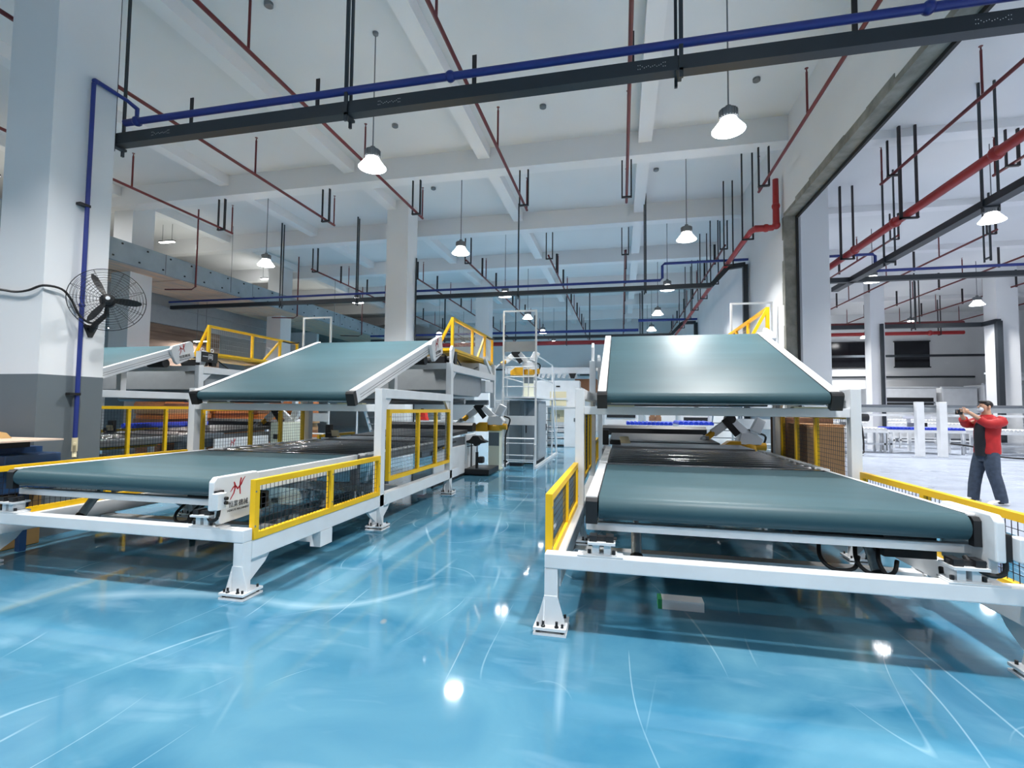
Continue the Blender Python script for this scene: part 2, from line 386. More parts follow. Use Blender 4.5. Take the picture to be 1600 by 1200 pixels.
def fence(ox, x, y0, y1, z0, z1, posts, label, w=.05, wm='wire', group='yellow guard fences'):
    t = thing('guard_fence', label, 'fence', (ox+x, y0, z0), group); L = y1-y0; H = z1-z0
    P('top_rail', MB().box(-w/2, w/2, 0, L, H-w, H), 'yellow', t); P('bottom_rail', MB().box(-w/2, w/2, 0, L, 0, w), 'yellow', t)
    for p in posts: P('post', MB().box(-w/2, w/2, p-y0-w/2 if p > y0 else 0, p-y0+w/2 if p > y0 else w, w, H-w), 'yellow', t)
    P('wire_mesh', wires(w, L, w, H-w, 0), wm, t)
    b = MB()
    for p in posts:
        for z in (.1, H-.1): b.box(w/2, w/2+.004, p-y0+.0, p-y0+.014, z, z+.014)
    P('screw', b, 'steel', t)
    return t

def stadium(y0, z0, y1, z1, r, n=10):
    d = Vector((y1-y0, z1-z0)); a0 = math.atan2(d.y, d.x); pts = []
    for i in range(n+1): a = a0-math.pi/2+math.pi*i/n; pts.append((y1+r*math.cos(a), z1+r*math.sin(a)))
    for i in range(n+1): a = a0+math.pi/2+math.pi*i/n; pts.append((y0+r*math.cos(a), z0+r*math.sin(a)))
    return pts

def machine(key):
    ox = OX[key]; W = 2.87; where = {'right': 'right machine', 'left': 'left machine', 'far': 'far-left machine behind the column'}[key]
    def T(name, label, cat, group=None): return thing(name, label, cat, (ox, Y0, 0), group)
    near = key != 'far'
    # --- frame
    f = T('machine_frame', 'white welded steel frame of the %s' % where, 'machine frame', 'white machine frames')
    P('front_beam', Yb(MB().box(0, W, 3.36, 3.46, .42, .52)), 'white', f, bevel=.008)
    for bx in (.22, W-.52): P('beam_pad', Yb(MB().box(bx, bx+.3, 3.36, 3.47, .52, .527)), 'white', f)
    for s in (0, 1):
        X = (lambda a, b: (a, b)) if s == 0 else (lambda a, b: (W-b, W-a))
        x0, x1 = X(0, .09)
        P('post', Yb(MB().box(x0, x1, 3.362, 3.458, .05, .42)), 'white', f, bevel=.006)
        foot(f, (x0+x1)/2, 3.41)
        sx0, sx1 = X(0, .1)
        P('side_beam', Yb(MB().box(sx0, sx1, 3.46, 8.6, .27, .42)), 'white', f, bevel=.006)
        P('gusset', Yb(MB().prism([(3.46, .27), (3.72, .27), (3.66, .2), (3.46, .07)], 'x', sx0+.035, sx1-.035)), 'white', f)
        P('post', Yb(MB().box(sx0, sx1, 5.6, 5.71, .05, 1.73)), 'white', f, bevel=.006)
        P('gusset', Yb(MB().prism([(5.71, .27), (5.95, .27), (5.88, .2), (5.71, .08)], 'x', sx0+.035, sx1-.035).prism([(5.6, .27), (5.36, .27), (5.43, .2), (5.6, .08)], 'x', sx0+.035, sx1-.035)), 'white', f)
        foot(f, (sx0+sx1)/2, 5.655)
        P('top_side_beam', Yb(MB().box(sx0, sx1, 5.71, 8.12, 1.61, 1.73)), 'white', f, bevel=.006)
        P('gusset', Yb(MB().prism([(5.71, 1.61), (5.92, 1.61), (5.71, 1.42)], 'x', sx0+.03, sx1-.03).prism([(8.12, 1.61), (7.92, 1.61), (8.12, 1.42)], 'x', sx0+.03, sx1-.03).prism([(8.24, 2.17), (8.5, 2.17), (8.24, 1.95)], 'x', sx0+.03, sx1-.03)), 'white', f)
        P('post', Yb(MB().box(sx0, sx1, 8.12, 8.24, .05, 2.29)), 'white', f, bevel=.006)
        foot(f, (sx0+sx1)/2, 8.18)
        P('rear_side_beam', Yb(MB().box(sx0, sx1, 8.24, 11.1, 2.14, 2.27)), 'white', f)
        P('post', Yb(MB().box(sx0, sx1, 11.1, 11.22, 0 if s == 0 else 1.5, 2.5)), 'white', f)
        P('brace', Yb(MB().bar(((sx0+sx1)/2, 10.4, 2.6), ((sx0+sx1)/2, 11.1, 2.2), .06, .08)), 'white', f)
        P('lug', Yb(MB().prism([(8.2, 2.29), (8.28, 2.29), (8.36, 2.5), (8.34, 2.58), (8.26, 2.6), (8.2, 2.52)], 'x', (sx0+sx1)/2-.02, (sx0+sx1)/2+.02)), 'white', f)
    P('cross_beam', Yb(MB().box(.1, W-.1, 5.605, 5.7, 1.44, 1.53)), 'white', f, bevel=.006)
    P('upper_cross_beam', Yb(MB().box(.1, W-.1, 8.13, 8.23, 2.18, 2.28)), 'white', f)
    P('lower_cross_beam', Yb(MB().box(.1, W-.1, 4.42, 4.54, .15, .27)), 'white', f)
    for bx in (-.005, W-.11): P('stub', Yb(MB().box(bx, bx+.115, 4.38, 4.58, .12, .27)), 'white', f)
    P('lower_cross_beam', Yb(MB().box(.1, W-.1, 7.2, 7.32, .15, .27)), 'white', f)
    # --- guard fences
    for s, x in (('left', .014), ('right', W-.014)):
        fence(ox, x, 3.465, 5.58, .422, .90, (3.465, 4.55, 5.555), 'low yellow mesh guard along the %s side of the %s' % (s, where))
        fence(ox, x, 5.80, 8.08, .56, 1.47, (5.80, 6.75, 7.45, 8.055), 'tall yellow mesh guard on the %s side of the %s' % (s, where))
    fence(ox, .05, 8.5, 9.8, .5, .95, (8.5, 9.2, 9.775), 'short low yellow guard at the rear left of the %s' % where)
    # --- lower belt conveyor
    c = T('belt_conveyor', 'flat teal belt conveyor at the front of the %s' % where, 'conveyor', 'flat belt conveyors')
    P('belt', Yb(MB().prism(stadium(3.5, .822, 5.5, .822, .078), 'x', .36, 2.51)), 'belt', c, True)
    for x0, x1, s in ((.27, .35, -1), (2.52, 2.56, 1)):
        P('side_rail', Yb(MB().box(x0, x1, 3.48, 5.6, .735, .903)), 'white', c, bevel=.006)
        P('end_cap', Yb(MB().prism([(3.43, .72), (3.48, .72), (3.48, .89), (3.45, .89), (3.43, .87)], 'x', x0, x1)), 'black', c)
    for bx in (.352, 2.512): P('rail_groove', Yb(MB().box(bx, bx+.006, 3.5, 5.58, .88, .901)), 'rubber', c)
    P('front_bar', Yb(MB().box(.27, 2.6, 3.53, 3.59, .655, .71)), 'white', c, bevel=.005)
    P('under_tray', Yb(MB().box(.4, 2.48, 3.62, 5.5, .725, .738)), 'dark_belt', c)
    for x in (.3, 2.38):
        j = P('jack', Yb(MB().box(x+.02, x+.065, 3.38, 3.48, .525, .6).box(x+.095, x+.14, 3.38, 3.48, .525, .6).box(x-.01, x+.17, 3.35, 3.5, .6, .616).box(x-.02, x+.18, 3.37, 3.5, .522, .535)), 'white', c)
        P('clamp', Yb(MB().box(x+.0, x+.05, 3.37, 3.46, .616, .655).box(x+.11, x+.16, 3.37, 3.46, .616, .655).box(x+.05, x+.11, 3.39, 3.45, .62, .645).tube([(x-.02, 3.41, .636), (x+.18, 3.41, .636)], .012, 8).tube([(x, 3.39, .535), (x, 3.39, .56)], .012, 8).tube([(x+.16, 3.39, .535), (x+.16, 3.39, .56)], .012, 8)), 'black', j)
    for x in (.62, 2.2):
        j = P('lift_cylinder', Yb(MB().tube([(x, 3.82, .40), (x, 3.95, .57)], .038, 12).tube([(x, 3.95, .57), (x, 4.04, .69)], .02, 10)), 'plastic_wrap', c, True)
        P('cylinder_end', Yb(MB().tube([(x, 3.79, .365), (x, 3.835, .42)], .046, 10)), 'black', j, True); P('cylinder_end', Yb(MB().tube([(x, 3.945, .56), (x, 3.975, .6)], .042, 10)), 'black', j, True); P('cylinder_end', Yb(MB().tube([(x, 4.03, .67), (x, 4.05, .72)], .03, 8)), 'black', j, True)
    # name plate on the right flank, with drive box
    pl = P('nameplate', Yb(MB().prism([(3.325, .89), (3.36, .925), (3.80, .925), (3.825, .90), (3.825, .56), (3.41, .54), (3.39, .56), (3.39, .66), (3.325, .66)], 'x', 2.562, 2.612)), 'white', c, bevel=.01)
    logo(pl, 2.6125, 3.59-Y0, .765, .74)
    P('drive_box', Yb(MB().box(2.642, 2.70, 3.275, 3.37, .68, .81)), 'white', c, bevel=.006)
    P('drive_gap', Yb(MB().box(2.612, 2.642, 3.33, 3.40, .67, .82)), 'black', c)
    for q in (.765, .73): P('knob', Yb(MB().tube([(2.70, 3.35, q), (2.722, 3.35, q)], .014, 10)), 'black', c)
    P('motor', Yb(MB().tube([(1.75, 4.0, .62), (2.5, 4.0, .62)], .075, 14).box(2.2, 2.5, 3.75, 4.1, .55, .7)), 'black', c, True)
    hz = MB()
    for k, (xa, xb, ya) in enumerate(((1.85, 2.0, 3.75), (2.05, 2.2, 3.7), (2.15, 2.4, 3.62))):
        hz.tube(smooth([(xa, ya+.1, .62), (xa-.03, ya, .52), (xa+.03, ya-.05, .46), (xb, ya-.05, .47), (xb+.05, ya, .54)], 5), .013, 8)
    hz.tube(smooth([(2.48, 3.45, .66), (2.50, 3.4, .61), (2.56, 3.36, .58), (2.62, 3.36, .6), (2.63, 3.37, .68)], 4), .014, 8)
    P('cable', Yb(hz), 'rubber', c, True)
    # --- inclined belt conveyor
    u = T('inclined_belt_conveyor', 'sloping teal belt conveyor mounted high on the %s' % where, 'conveyor', 'sloping belt conveyors')
    ya, za, yb_, zb = 5.43, 1.63, 8.02, 2.605
    P('belt', Yb(MB().prism(stadium(ya, za, yb_, zb, .06), 'x', .36, 2.51)), 'belt', u, True)
    d = Vector((yb_-ya, zb-za)).normalized(); nn = Vector((-d.y, d.x))
    def sl(t, h): p = Vector((ya, za))+d*t+nn*h; return (p.x, p.y)
    Ln = math.hypot(yb_-ya, zb-za)
    for x0, x1 in ((.26, .35), (2.52, 2.61)):
        r = P('side_rail', Yb(MB().prism([sl(.0, -.1), sl(Ln+.05, -.1), sl(Ln+.05, .068), sl(.0, .068)], 'x', x0, x1)), 'white', u, bevel=.006)
        P('rail_slot', Yb(MB().prism([sl(.1, -.02), sl(Ln, -.02), sl(Ln, -.012), sl(.1, -.012)], 'x', x0-.002, x1+.002).prism([sl(.1, -.055), sl(Ln, -.055), sl(Ln, -.047), sl(.1, -.047)], 'x', x0-.002, x1+.002)), 'steel', r)
        P('end_cap', Yb(MB().prism([sl(-.07, -.105), sl(.0, -.105), sl(.0, .07), sl(-.05, .07), sl(-.07, .05)], 'x', x0-.005, x1+.012)), 'black', u)
    P('rail_groove', Yb(MB().prism([sl(0, .055), sl(Ln, .055), sl(Ln, .064), sl(0, .064)], 'x', .351, .358).prism([sl(0, .055), sl(Ln, .055), sl(Ln, .064), sl(0, .064)], 'x', 2.512, 2.519)), 'rubber', u)
    P('lower_bar', Yb(MB().box(.4, 2.5, 5.5, 5.56, 1.56, 1.6)), 'white_dull', u)
    for bx in (.3, 2.25): P('packing_pad', Yb(MB().box(bx, bx+.35, 5.6, 5.7, 1.53, 1.545)), 'cream', u)
    P('under_tray', Yb(MB().prism([sl(.15, -.11), sl(Ln, -.11), sl(Ln, -.095), sl(.15, -.095)], 'x', .4, 2.5)), 'grey_panel', u)
    for bx in (.5, 2.25): P('support', Yb(MB().box(bx, bx+.1, 7.0, 7.1, 1.73, 2.1)), 'white', u)
    P('support_beam', Yb(MB().box(.1, W-.1, 7.0, 7.1, 1.63, 1.73)), 'white', u)
    pl = P('nameplate', Yb(MB().prism([sl(Ln-.34, -.18), sl(Ln-.36, .07), sl(Ln-.30, .12), sl(Ln+.12, .12), sl(Ln+.16, .07), sl(Ln+.12, -.2), sl(Ln-.3, -.24)], 'x', 2.615, 2.68)), 'white', u, bevel=.01)
    cc = sl(Ln-.1, -.03)
    logo(pl, 2.682, cc[0]-Y0, cc[1], .85, Matrix.Rotation(math.atan2(d.y, d.x)*.85, 3, 'X'))
    P('motor', Yb(MB().tube([(2.2, sl(Ln-.45, -.17)[0], sl(Ln-.45, -.17)[1]), (2.58, sl(Ln-.45, -.17)[0], sl(Ln-.45, -.17)[1])], .08, 14)), 'black', u, True)
    # --- roller table
    r = T('roller_conveyor', 'steel roller conveyor running back through the %s' % where, 'conveyor', 'roller conveyors')
    rm = MB().tube([(0, 0, 0), (2.15, 0, 0)], .05, 16).mesh('roller', 'roller_steel', True)
    y = 5.69
    P('gap_shade_pan', Yb(MB().box(.36, 2.51, 5.64, 8.15, .76, .78)), 'rubber', r)  # black sheet added as the shade seen between the rollers
    while y < 8.1: link('roller', rm, r, (.36, y-Y0, .85)); y += .245
    for x0, x1 in ((.27, .35), (2.52, 2.6)):
        P('side_rail', Yb(MB().box(x0, x1, 5.62, 8.2, .78, .885)), 'steel', r, bevel=.004)
    br = MB().box(0, .085, 0, .11, 0, .02).mesh('bearing_block', 'white')
    for i in range(15):
        link('bearing_block', br, r, (.268, 5.68+i*.164-Y0, .886)); link('bearing_block', br, r, (2.518, 5.68+i*.164-Y0, .886))
    P('edge_bar', Yb(MB().box(.3, 2.57, 5.585, 5.63, .82, .9)), 'chrome', r)
    P('rear_bed', Yb(MB().box(.36, 2.51, 8.2, 9.2, .8, .905)), 'steel', r)
    P('rear_belt', Yb(MB().prism([(9.25, .86), (9.25, .92), (11.2, .98), (11.2, .9)], 'x', .3, 2.2)), 'dark_belt', r)
    for bx in (.2, 2.22): P('rear_frame', Yb(MB().box(bx, bx+.08, 8.25, 11.3, .6, .85)), 'steel', r)
    for bx in (.25, 2.1): P('leg', Yb(MB().box(bx, bx+.1, 10.8, 10.9, 0, .6)), 'steel', r); P('leg', Yb(MB().box(bx, bx+.1, 6.2, 6.3, .42, .8)), 'steel', r)
    P('gripper_bar', Yb(MB().box(.1, 2.3, 11.25, 11.6, .93, 1.08).prism([(11.25, 1.08), (11.6, 1.08), (11.5, 1.14), (11.35, 1.14)], 'x', .1, 2.3)), 'dark_belt', r)
    P('sensor', Yb(MB().box(.34, .5, 8.3, 8.42, .92, 1.0)), 'black', r); P('sensor', Yb(MB().box(.2, .3, 8.5, 8.6, .9, 1.15)), 'black', r)
    P('paper_tag', Yb(MB().prism([(.5, .95), (.66, .95), (.62, 1.06), (.48, 1.06)], 'y', 8.25, 8.27)), 'cream', r)
    # --- upper deck behind the sloping belt
    dk = T('upper_deck', 'grey boxed upper conveyor deck behind the sloping belt of the %s' % where, 'machine', 'upper decks')
    P('deck_box', Yb(MB().box(.12, W-.12, 8.4, 10.4, 1.82, 2.2).prism([(8.4, 1.82), (10.4, 1.82), (10.2, 1.74), (8.6, 1.74)], 'x', .12, W-.12)), 'grey_panel', dk)
    P('deck_end', Yb(MB().box(.3, W-.02, 10.4, 11.05, 1.85, 2.1)), 'white_dull', dk)
    for q in (8.9, 10.6): P('roller_pipe', Yb(MB().tube([(0.0, q, 1.62), (W, q, 1.62)], .055, 12)), 'steel', dk, True)
    P('drive_motor', Yb(MB().box(2.4, 2.7, 8.3, 8.5, 2.3, 2.42).tube([(2.2, 8.4, 2.36), (2.75, 8.4, 2.36)], .07, 12).box(2.72, 2.8, 8.5, 8.62, 2.3, 2.52)), 'black', dk)
    P('cable', Yb(MB().tube([(2.45, 8.2, 2.42), (2.55, 8.1, 2.46), (2.68, 8.3, 2.44), (2.72, 8.6, 2.3)], .012, 6).tube([(2.76, 8.7, 2.42), (2.78, 9.0, 2.26), (2.78, 9.5, 2.24), (2.78, 10.0, 2.36)], .012, 6)), 'rubber', dk)
    P('cover', Yb(MB().box(2.3, W-.05, 10.0, 11.0, 2.28, 2.45)), 'white_dull', dk)
    # --- yellow cage on top
    g = thing('handrail_cage', 'yellow tubular handrail cage on top of the %s' % where, 'railing', (ox+2.77, 8.4, 2.53), 'yellow handrail cages')
    w = .05
    P('rail', MB().box(-w/2, w/2, 0, 2.85, .56, .61), 'yellow', g); P('rail', MB().box(-w/2, w/2, 0, 2.85, 0, w), 'yellow', g)
    for yy in (0, 1.22, 2.15, 2.8): P('post', MB().box(-w/2, w/2, yy, yy+w, w, .56), 'yellow', g)
    P('brace', MB().bar((0, 2.17, .56), (0, 1.62, .03), .04), 'yellow', g)
    P('end_brace', MB().bar((0, .025, .585), (-.3, .025, .03), .045, .045, (0, 1, 0)), 'yellow', g)
    P('end_rail', MB().box(-.32, 0, 0, w, 0, w), 'yellow', g)
    P('deck_plate', MB().box(-1.0, 0, .05, 2.8, -.03, .0), 'yellow', g)
    P('wire_mesh', wires(.05, 2.8, .05, .56, 0, .05, .1, .002), 'wire_white', g)
    P('rail_grip', MB().tube([(.02, 2.25, .57), (.03, 2.5, .56), (.02, 2.8, .6), (.03, 2.86, .62)], .018, 6), 'rubber', g)
for k in ('right', 'left', 'far'): machine(k)

# ------------------------------------------------------------------ overhead services
def each(name, boxes, m, parent, bevel=0):
    for b in boxes: P(name, MB().box(*b), m, parent, bevel=bevel)
RISER = MB().tube([(0, 0, 0), (0, 0, .72)], .019, 6).tube([(0, 0, .72), (0, 0, .76)], .012, 6).lathe([(.03, .78), (.03, .785)], n=8).mesh('riser', 'red_pipe')
FLAT = MB().box(-.035, .035, -.006, .006, -.05, .62).mesh('hanger_strap', 'hanger')
UH = MB().box(-.115, -.085, -.02, .02, -.05, .8).box(.085, .115, -.03, .03, -.05, .8).box(-.115, .115, -.03, .03, -.06, -.03).mesh('hanger_yoke', 'hanger')
def sprinkler(x, ya, yb, label, risers, straps, yokes, z=6.3):
    t = thing('sprinkler_pipe', label, 'pipe', (x, ya, z), 'red sprinkler pipes')
    P('pipe', MB().tube([(0, 0, 0), (0, yb-ya, 0)], .03, 8), 'red_pipe', t, True)
    for y in risers: link('riser', RISER, t, (0, y-ya, 0))
    for y in straps: link('hanger_strap', FLAT, t, (0.03, y-ya, 0))
    for y in yokes: link('hanger_yoke', UH, t, (0, y-ya, 0))
ordn = ('far left by the mezzanine', 'second from the left', 'third from the left, over the left machine', 'over the aisle', 'running straight over the right machine', 'nearest the dividing wall')
for x, n in zip((-10.6, -7.43, -4.93, -2.23, .12, 2.95), ordn):
    sprinkler(x, -3, 11.5, 'thin red sprinkler pipe %s, front section' % n, (-.7, 2.4, 5.5, 8.6, 11.47), (4.0, 7.0), (11.1,))
    sprinkler(x, 15.1, 34, 'thin red sprinkler pipe %s, rear section' % n, (17.5, 20.6, 23.7, 26.8, 29.9), (16.9, 18.9, 22, 25, 28, 31), (15.3,))
for x, n in zip((5.35, 7.35, 9.6, 12.0, 14.5, 17.2), ('first', 'second', 'third', 'fourth', 'fifth', 'sixth')):
    sprinkler(x, -3, 11.6, 'thin red sprinkler pipe, %s in the side hall from the dividing wall, front section' % n, (2.4, 5.5, 8.6, 11.55), (4.0, 7.0), (11.1,))
    sprinkler(x, 15.1, 31.5, 'thin red sprinkler pipe, %s in the side hall from the dividing wall, rear section' % n, (17.5, 20.6, 23.7, 26.8, 29.9), (18.9, 22, 25, 28), (15.3,))

def tray_run(name, label, pts, w, h, hangers, dirx=True):
    """dark cable tray; pts is a polyline, hangers a list of positions"""
    o = Vector(pts[0]); t = thing(name, label, 'cable tray', pts[0], 'dark cable trays')
    for a, b in zip(pts, pts[1:]):
        a = Vector(a)-o; b = Vector(b)-o
        P('tray_section', MB().bar(a, b, w, h), 'tray', t)
    for i, p in enumerate(hangers):
        p = Vector(p)-o
        top = (CEIL if o.x < 3 else 7.15)-o.z
        if dirx: m = MB().box(p.x-.02, p.x+.02, -w/2-.03, -w/2, -h/2-.1, top).box(p.x-.05, p.x-.02, w/2, w/2+.03, -h/2-.1, top).box(p.x-.05, p.x+.02, -w/2-.03, w/2+.03, -h/2-.03, -h/2)
        else: m = MB().box(-w/2-.03, -w/2, p.y-.02, p.y+.02, -h/2-.1, top).box(w/2, w/2+.03, p.y-.05, p.y-.02, -h/2-.1, top).box(-w/2-.03, w/2+.03, p.y-.05, p.y+.02, -h/2-.03, -h/2)
        P('tray_hanger', m, 'tray', t)
    return t
def pipe_run(label, pts, r, m='blue_pipe', name='air_pipe', cat='pipe', clamps=(), group=None, hang=()):
    o = Vector(pts[0]); t = thing(name, label, cat, pts[0], group)
    P('pipe', MB().tube([Vector(p)-o for p in pts], r, 10), m, t, True)
    for i, c in enumerate(clamps):
        c = Vector(c)-o; P('coupling', MB().ball(c, r*1.45, 10, 6), m, t, True)
    for x in hang: P('hanger', MB().box(x-o.x-.02, x-o.x+.02, -r-.02, -r, -r-.03, (CEIL if o.x < 3 else 7.15)-o.z).box(x-o.x-.02, x-o.x+.02, r, r+.02, -r-.03, (CEIL if o.x < 3 else 7.15)-o.z).box(x-o.x-.02, x-o.x+.02, -r-.02, r+.02, -r-.03, -r), 'hanger', t)
    return t
TY = 5.2
t = tray_run('cable_tray', 'dark grey cable tray crossing the top of the picture nearest the viewer', [(-6.75, TY, 5.07), (8.5, TY, 5.07)], .13, .15, [(-6.66, TY, 5), (-3.2, TY, 5), (.6, TY, 5), (4.6, TY, 5)])
dots = MB()
for x in (-5.95, -2.69, .27, 3.26, 6.2):
    for i in range(14):
        zz = (-.02, .02) if i in (0, 1, 12, 13) else (-.004+.008*((i*7) % 3-1),)
        for z in zz: dots.box(x+.75+5.9+i*.021, x+.75+5.9+i*.021+.006, -.0665, -.065, z-.003, z+.003)
P('stamped_dots', dots, 'white_ink', t)['kind'] = 'stuff'
pipe_run('blue air pipe above the nearest cable tray', [(-6.5, TY-.06, 5.27), (8.5, TY-.06, 5.27)], .045, clamps=[(-6.3, TY-.06, 5.27), (-1.9, TY-.06, 5.27), (2.8, TY-.06, 5.27)], group='blue air pipes')
p = pipe_run('thin blue air pipe running down the near column to a brass valve', [(-6.31, TY-.06, 5.32), (-6.31, TY-.06, 5.44), (-6.31, 5.0, 5.47), (-6.31, 4.6, 5.47), (-6.3, 4.58, 5.42), (-6.3, 4.58, 1.08)], .024, clamps=[(-6.3, 4.58, 2.68), (-6.31, 4.6, 5.46)], group='blue air pipes')
ofs = Vector((-6.31, TY-.06, 5.32))
def sub(mb): mb.v = [tuple(Vector(v)-ofs) for v in mb.v]; return mb
P('valve', sub(MB().tube([(-6.3, 4.58, 1.1), (-6.3, 4.58, .94)], .03, 10).tube([(-6.3, 4.58, 1.03), (-6.22, 4.52, 1.03)], .016, 8).tube([(-6.3, 4.58, .94), (-6.27, 4.56, .87)], .022, 8)), 'cream', p, True)
P('pipe_bracket', sub(MB().box(-6.34, -6.27, 4.48, 4.6, 3.87, 3.9)), 'black', p); P('pipe_bracket', sub(MB().box(-6.34, -6.27, 4.48, 4.6, 1.6, 1.63)), 'black', p)
MYY = 14.75
tray_run('cable_tray', 'dark grey cable tray crossing mid-hall behind the white column', [(-16.1, MYY, 5.05), (2.5, MYY, 5.05), (2.95, MYY, 5.55), (3.4, MYY, 5.6), (3.4, MYY, .4)], .13, .13, [(-11.5, MYY, 5), (-8.6, MYY, 5), (-3.1, MYY, 5), (.7, MYY, 5)])
pipe_run('blue air pipe above the mid-hall cable tray with an upward jog', [(-16.1, MYY-.1, 5.24), (1.1, MYY-.1, 5.24), (1.16, MYY-.1, 5.3), (1.16, MYY-.1, 5.66), (1.22, MYY-.1, 5.72), (3.46, MYY-.1, 5.72)], .035, group='blue air pipes')
tray_run('cable_tray', 'dark cable tray crossing the far end of the machine hall', [(-13.2, 24.2, 5.05), (2.3, 24.2, 5.05), (2.8, 24.2, 5.6), (3.4, 24.2, 5.6), (3.4, 24.2, .4)], .16, .14, [(-9, 24.2, 5), (-5.2, 24.2, 5), (-1.5, 24.2, 5), (1, 24.2, 5)])
pipe_run('blue air pipe above the far cable tray', [(-13.2, 24.1, 5.3), (.8, 24.1, 5.3), (.8, 24.1, 5.75), (3.46, 24.1, 5.75)], .05, group='blue air pipes')
pipe_run('red fire main crossing the far end of the machine hall', [(-11, 27.5, 5.2), (3.4, 27.5, 5.2)], .12, 'red_main', 'fire_main', clamps=[(-6, 27.5, 5.2), (0, 27.5, 5.2)], hang=(-8, -3, 1), group='red fire mains')
pipe_run('thin dark conduit along the top of the back wall', [(-13, 34.8, 4.3), (3.4, 34.8, 4.3)], .05, 'tray', 'conduit')
pipe_run('red fire main dropping down the dividing wall and running back along it', [(3.36, 11.75, 6.66), (3.36, 11.75, 5.6), (3.3, 11.75, 5.57), (2.93, 11.75, 5.57), (2.88, 11.9, 5.57), (2.88, 34, 5.57)], .062, 'red_main', 'fire_main', clamps=[(3.36, 11.75, 5.62), (3.15, 11.75, 5.57), (3.36, 11.75, 6.05)], group='red fire mains')
h = thing('pipe_hangers', 'black trapeze hangers carrying the red main along the dividing wall', 'hanger', (2.88, 13, 5.57))
for y in (12.2, 14.3, 16.4, 18.5, 20.6, 22.7, 25): each('trapeze', [(-.13, -.1, y-13-.02, y-13+.02, -.1, CEIL-5.57), (.1, .13, y-13-.02, y-13+.02, -.1, CEIL-5.57), (-.13, .13, y-13-.02, y-13+.02, -.1, -.07)], 'hanger', h)
# side hall services
pipe_run('thick red fire main in the side hall running towards the viewer', [(5.5, 0, 5.4), (5.5, 15.2, 5.4), (5.2, 15.4, 5.4), (4.0, 15.4, 5.4)], .075, 'red_main', 'fire_main', clamps=[(5.5, 8.6, 5.4), (5.5, 11.4, 5.4), (5.5, 13.2, 5.4)], group='red fire mains')
h = thing('pipe_hangers', 'black trapeze hangers of the side hall fire main', 'hanger', (5.5, 9, 5.4))
for y in (10.9, 13.6): each('trapeze', [(-.16, -.12, y-9-.03, y-9+.03, -.12, 7.15-5.4), (.12, .16, y-9-.02, y-9+.02, -.12, 7.15-5.4), (-.16, .16, y-9-.03, y-9+.03, -.12, -.09)], 'hanger', h)
tray_run('cable_tray', 'dark cable tray in the side hall running towards the viewer', [(6.08, 0, 5.05), (6.08, 15.9, 5.05)], .18, .13, [(6, 3, 5), (6, 7, 5), (6, 9.7, 5), (6, 12.9, 5)], False)
tray_run('cable_tray', 'dark cable tray crossing the side hall above the person', [(4.9, 14.8, 5.55), (5.4, 14.8, 5.05), (20, 14.8, 5.05)], .14, .13, [(9.2, 14.8, 5), (14, 14.8, 5)])
pipe_run('blue air pipe crossing the side hall with a downward jog', [(4.8, 14.7, 5.7), (6.55, 14.7, 5.7), (6.6, 14.7, 5.65), (6.6, 14.7, 5.3), (6.65, 14.7, 5.25), (20, 14.7, 5.25)], .035, group='blue air pipes')
tray_run('cable_tray', 'dark cable tray crossing the middle of the side hall', [(4, 22.9, 5.0), (13.98, 22.9, 5.0), (13.98, 22.1, 5.0), (13.98, 22.1, .4)], .18, .16, [(8, 22.9, 5), (11.6, 22.9, 5)])
pipe_run('thick dark red main crossing the side hall in front of the dark windows', [(4, 23.4, 5.15), (13.6, 23.4, 5.15)], .11, 'red_pipe', 'fire_main', hang=(7, 12), group='red fire mains')
pipe_run('red main with a branch tee near the side hall back wall', [(4, 27.5, 5.35), (16, 27.5, 5.35)], .09, 'red_main', 'fire_main', clamps=[(9, 27.5, 5.35), (14.6, 27.5, 5.35)], hang=(8, 12, 15), group='red fire mains')
tray_run('cable_tray', 'dark cable tray low across the side hall back wall', [(4, 30.5, 4.55), (19, 30.5, 4.55)], .1, .12, [(9.5, 30.5, 5), (13.5, 30.5, 5)])
pipe_run('dark conduit below the windows on the side hall back wall', [(11, 31.92, 3.5), (19, 31.92, 3.5)], .05, 'tray', 'conduit')
pipe_run('black conduit clipped up the right face of the middle white column', [(-6.31, 14.3, .5), (-6.31, 14.3, 6.2)], .025, 'tray', 'conduit', clamps=[(-6.31, 14.3, 3.4)])
pipe_run('dark vertical conduit beside the side hall column', [(10.1, 22.12, 0), (10.1, 22.12, 5)], .07, 'tray', 'conduit')
# red drops off the mezzanine edge, wires, ceiling boxes
for i, y in enumerate((13.1, 18.2, 23.5)):
    pipe_run('red drop pipe looping under the mezzanine edge, %s' % ('nearest', 'second', 'third')[i], [(-13.4, y, CEIL), (-13.4, y, 5.3), (-13.6, y+.05, 5.24), (-14.7, y+.1, 5.3)], .022, 'red_pipe', 'drop_pipe', clamps=[(-13.4, y, 5.9)], group='drop pipes at the mezzanine')
for i, y in enumerate((10.2, 14.6, 17.3, 21)):
    pipe_run('thin steel rod holding the mezzanine edge, %s from the front' % ('first', 'second', 'third', 'fourth')[i], [(-13.44, y, 5.48), (-13.44, y, CEIL)], .009, 'housing', 'tie_rod', 'rod', group='mezzanine tie rods')
def cbox(i, x, y):
    o = P('ceiling_box', MB().lathe([(.07, 0), (.07, -.05), (.055, -.06)], n=14), 'housing'); o.location = (x, y, CEIL)
    tag(o, 'small round grey junction box on the ceiling, %s' % i, 'junction box', 'ceiling junction boxes')
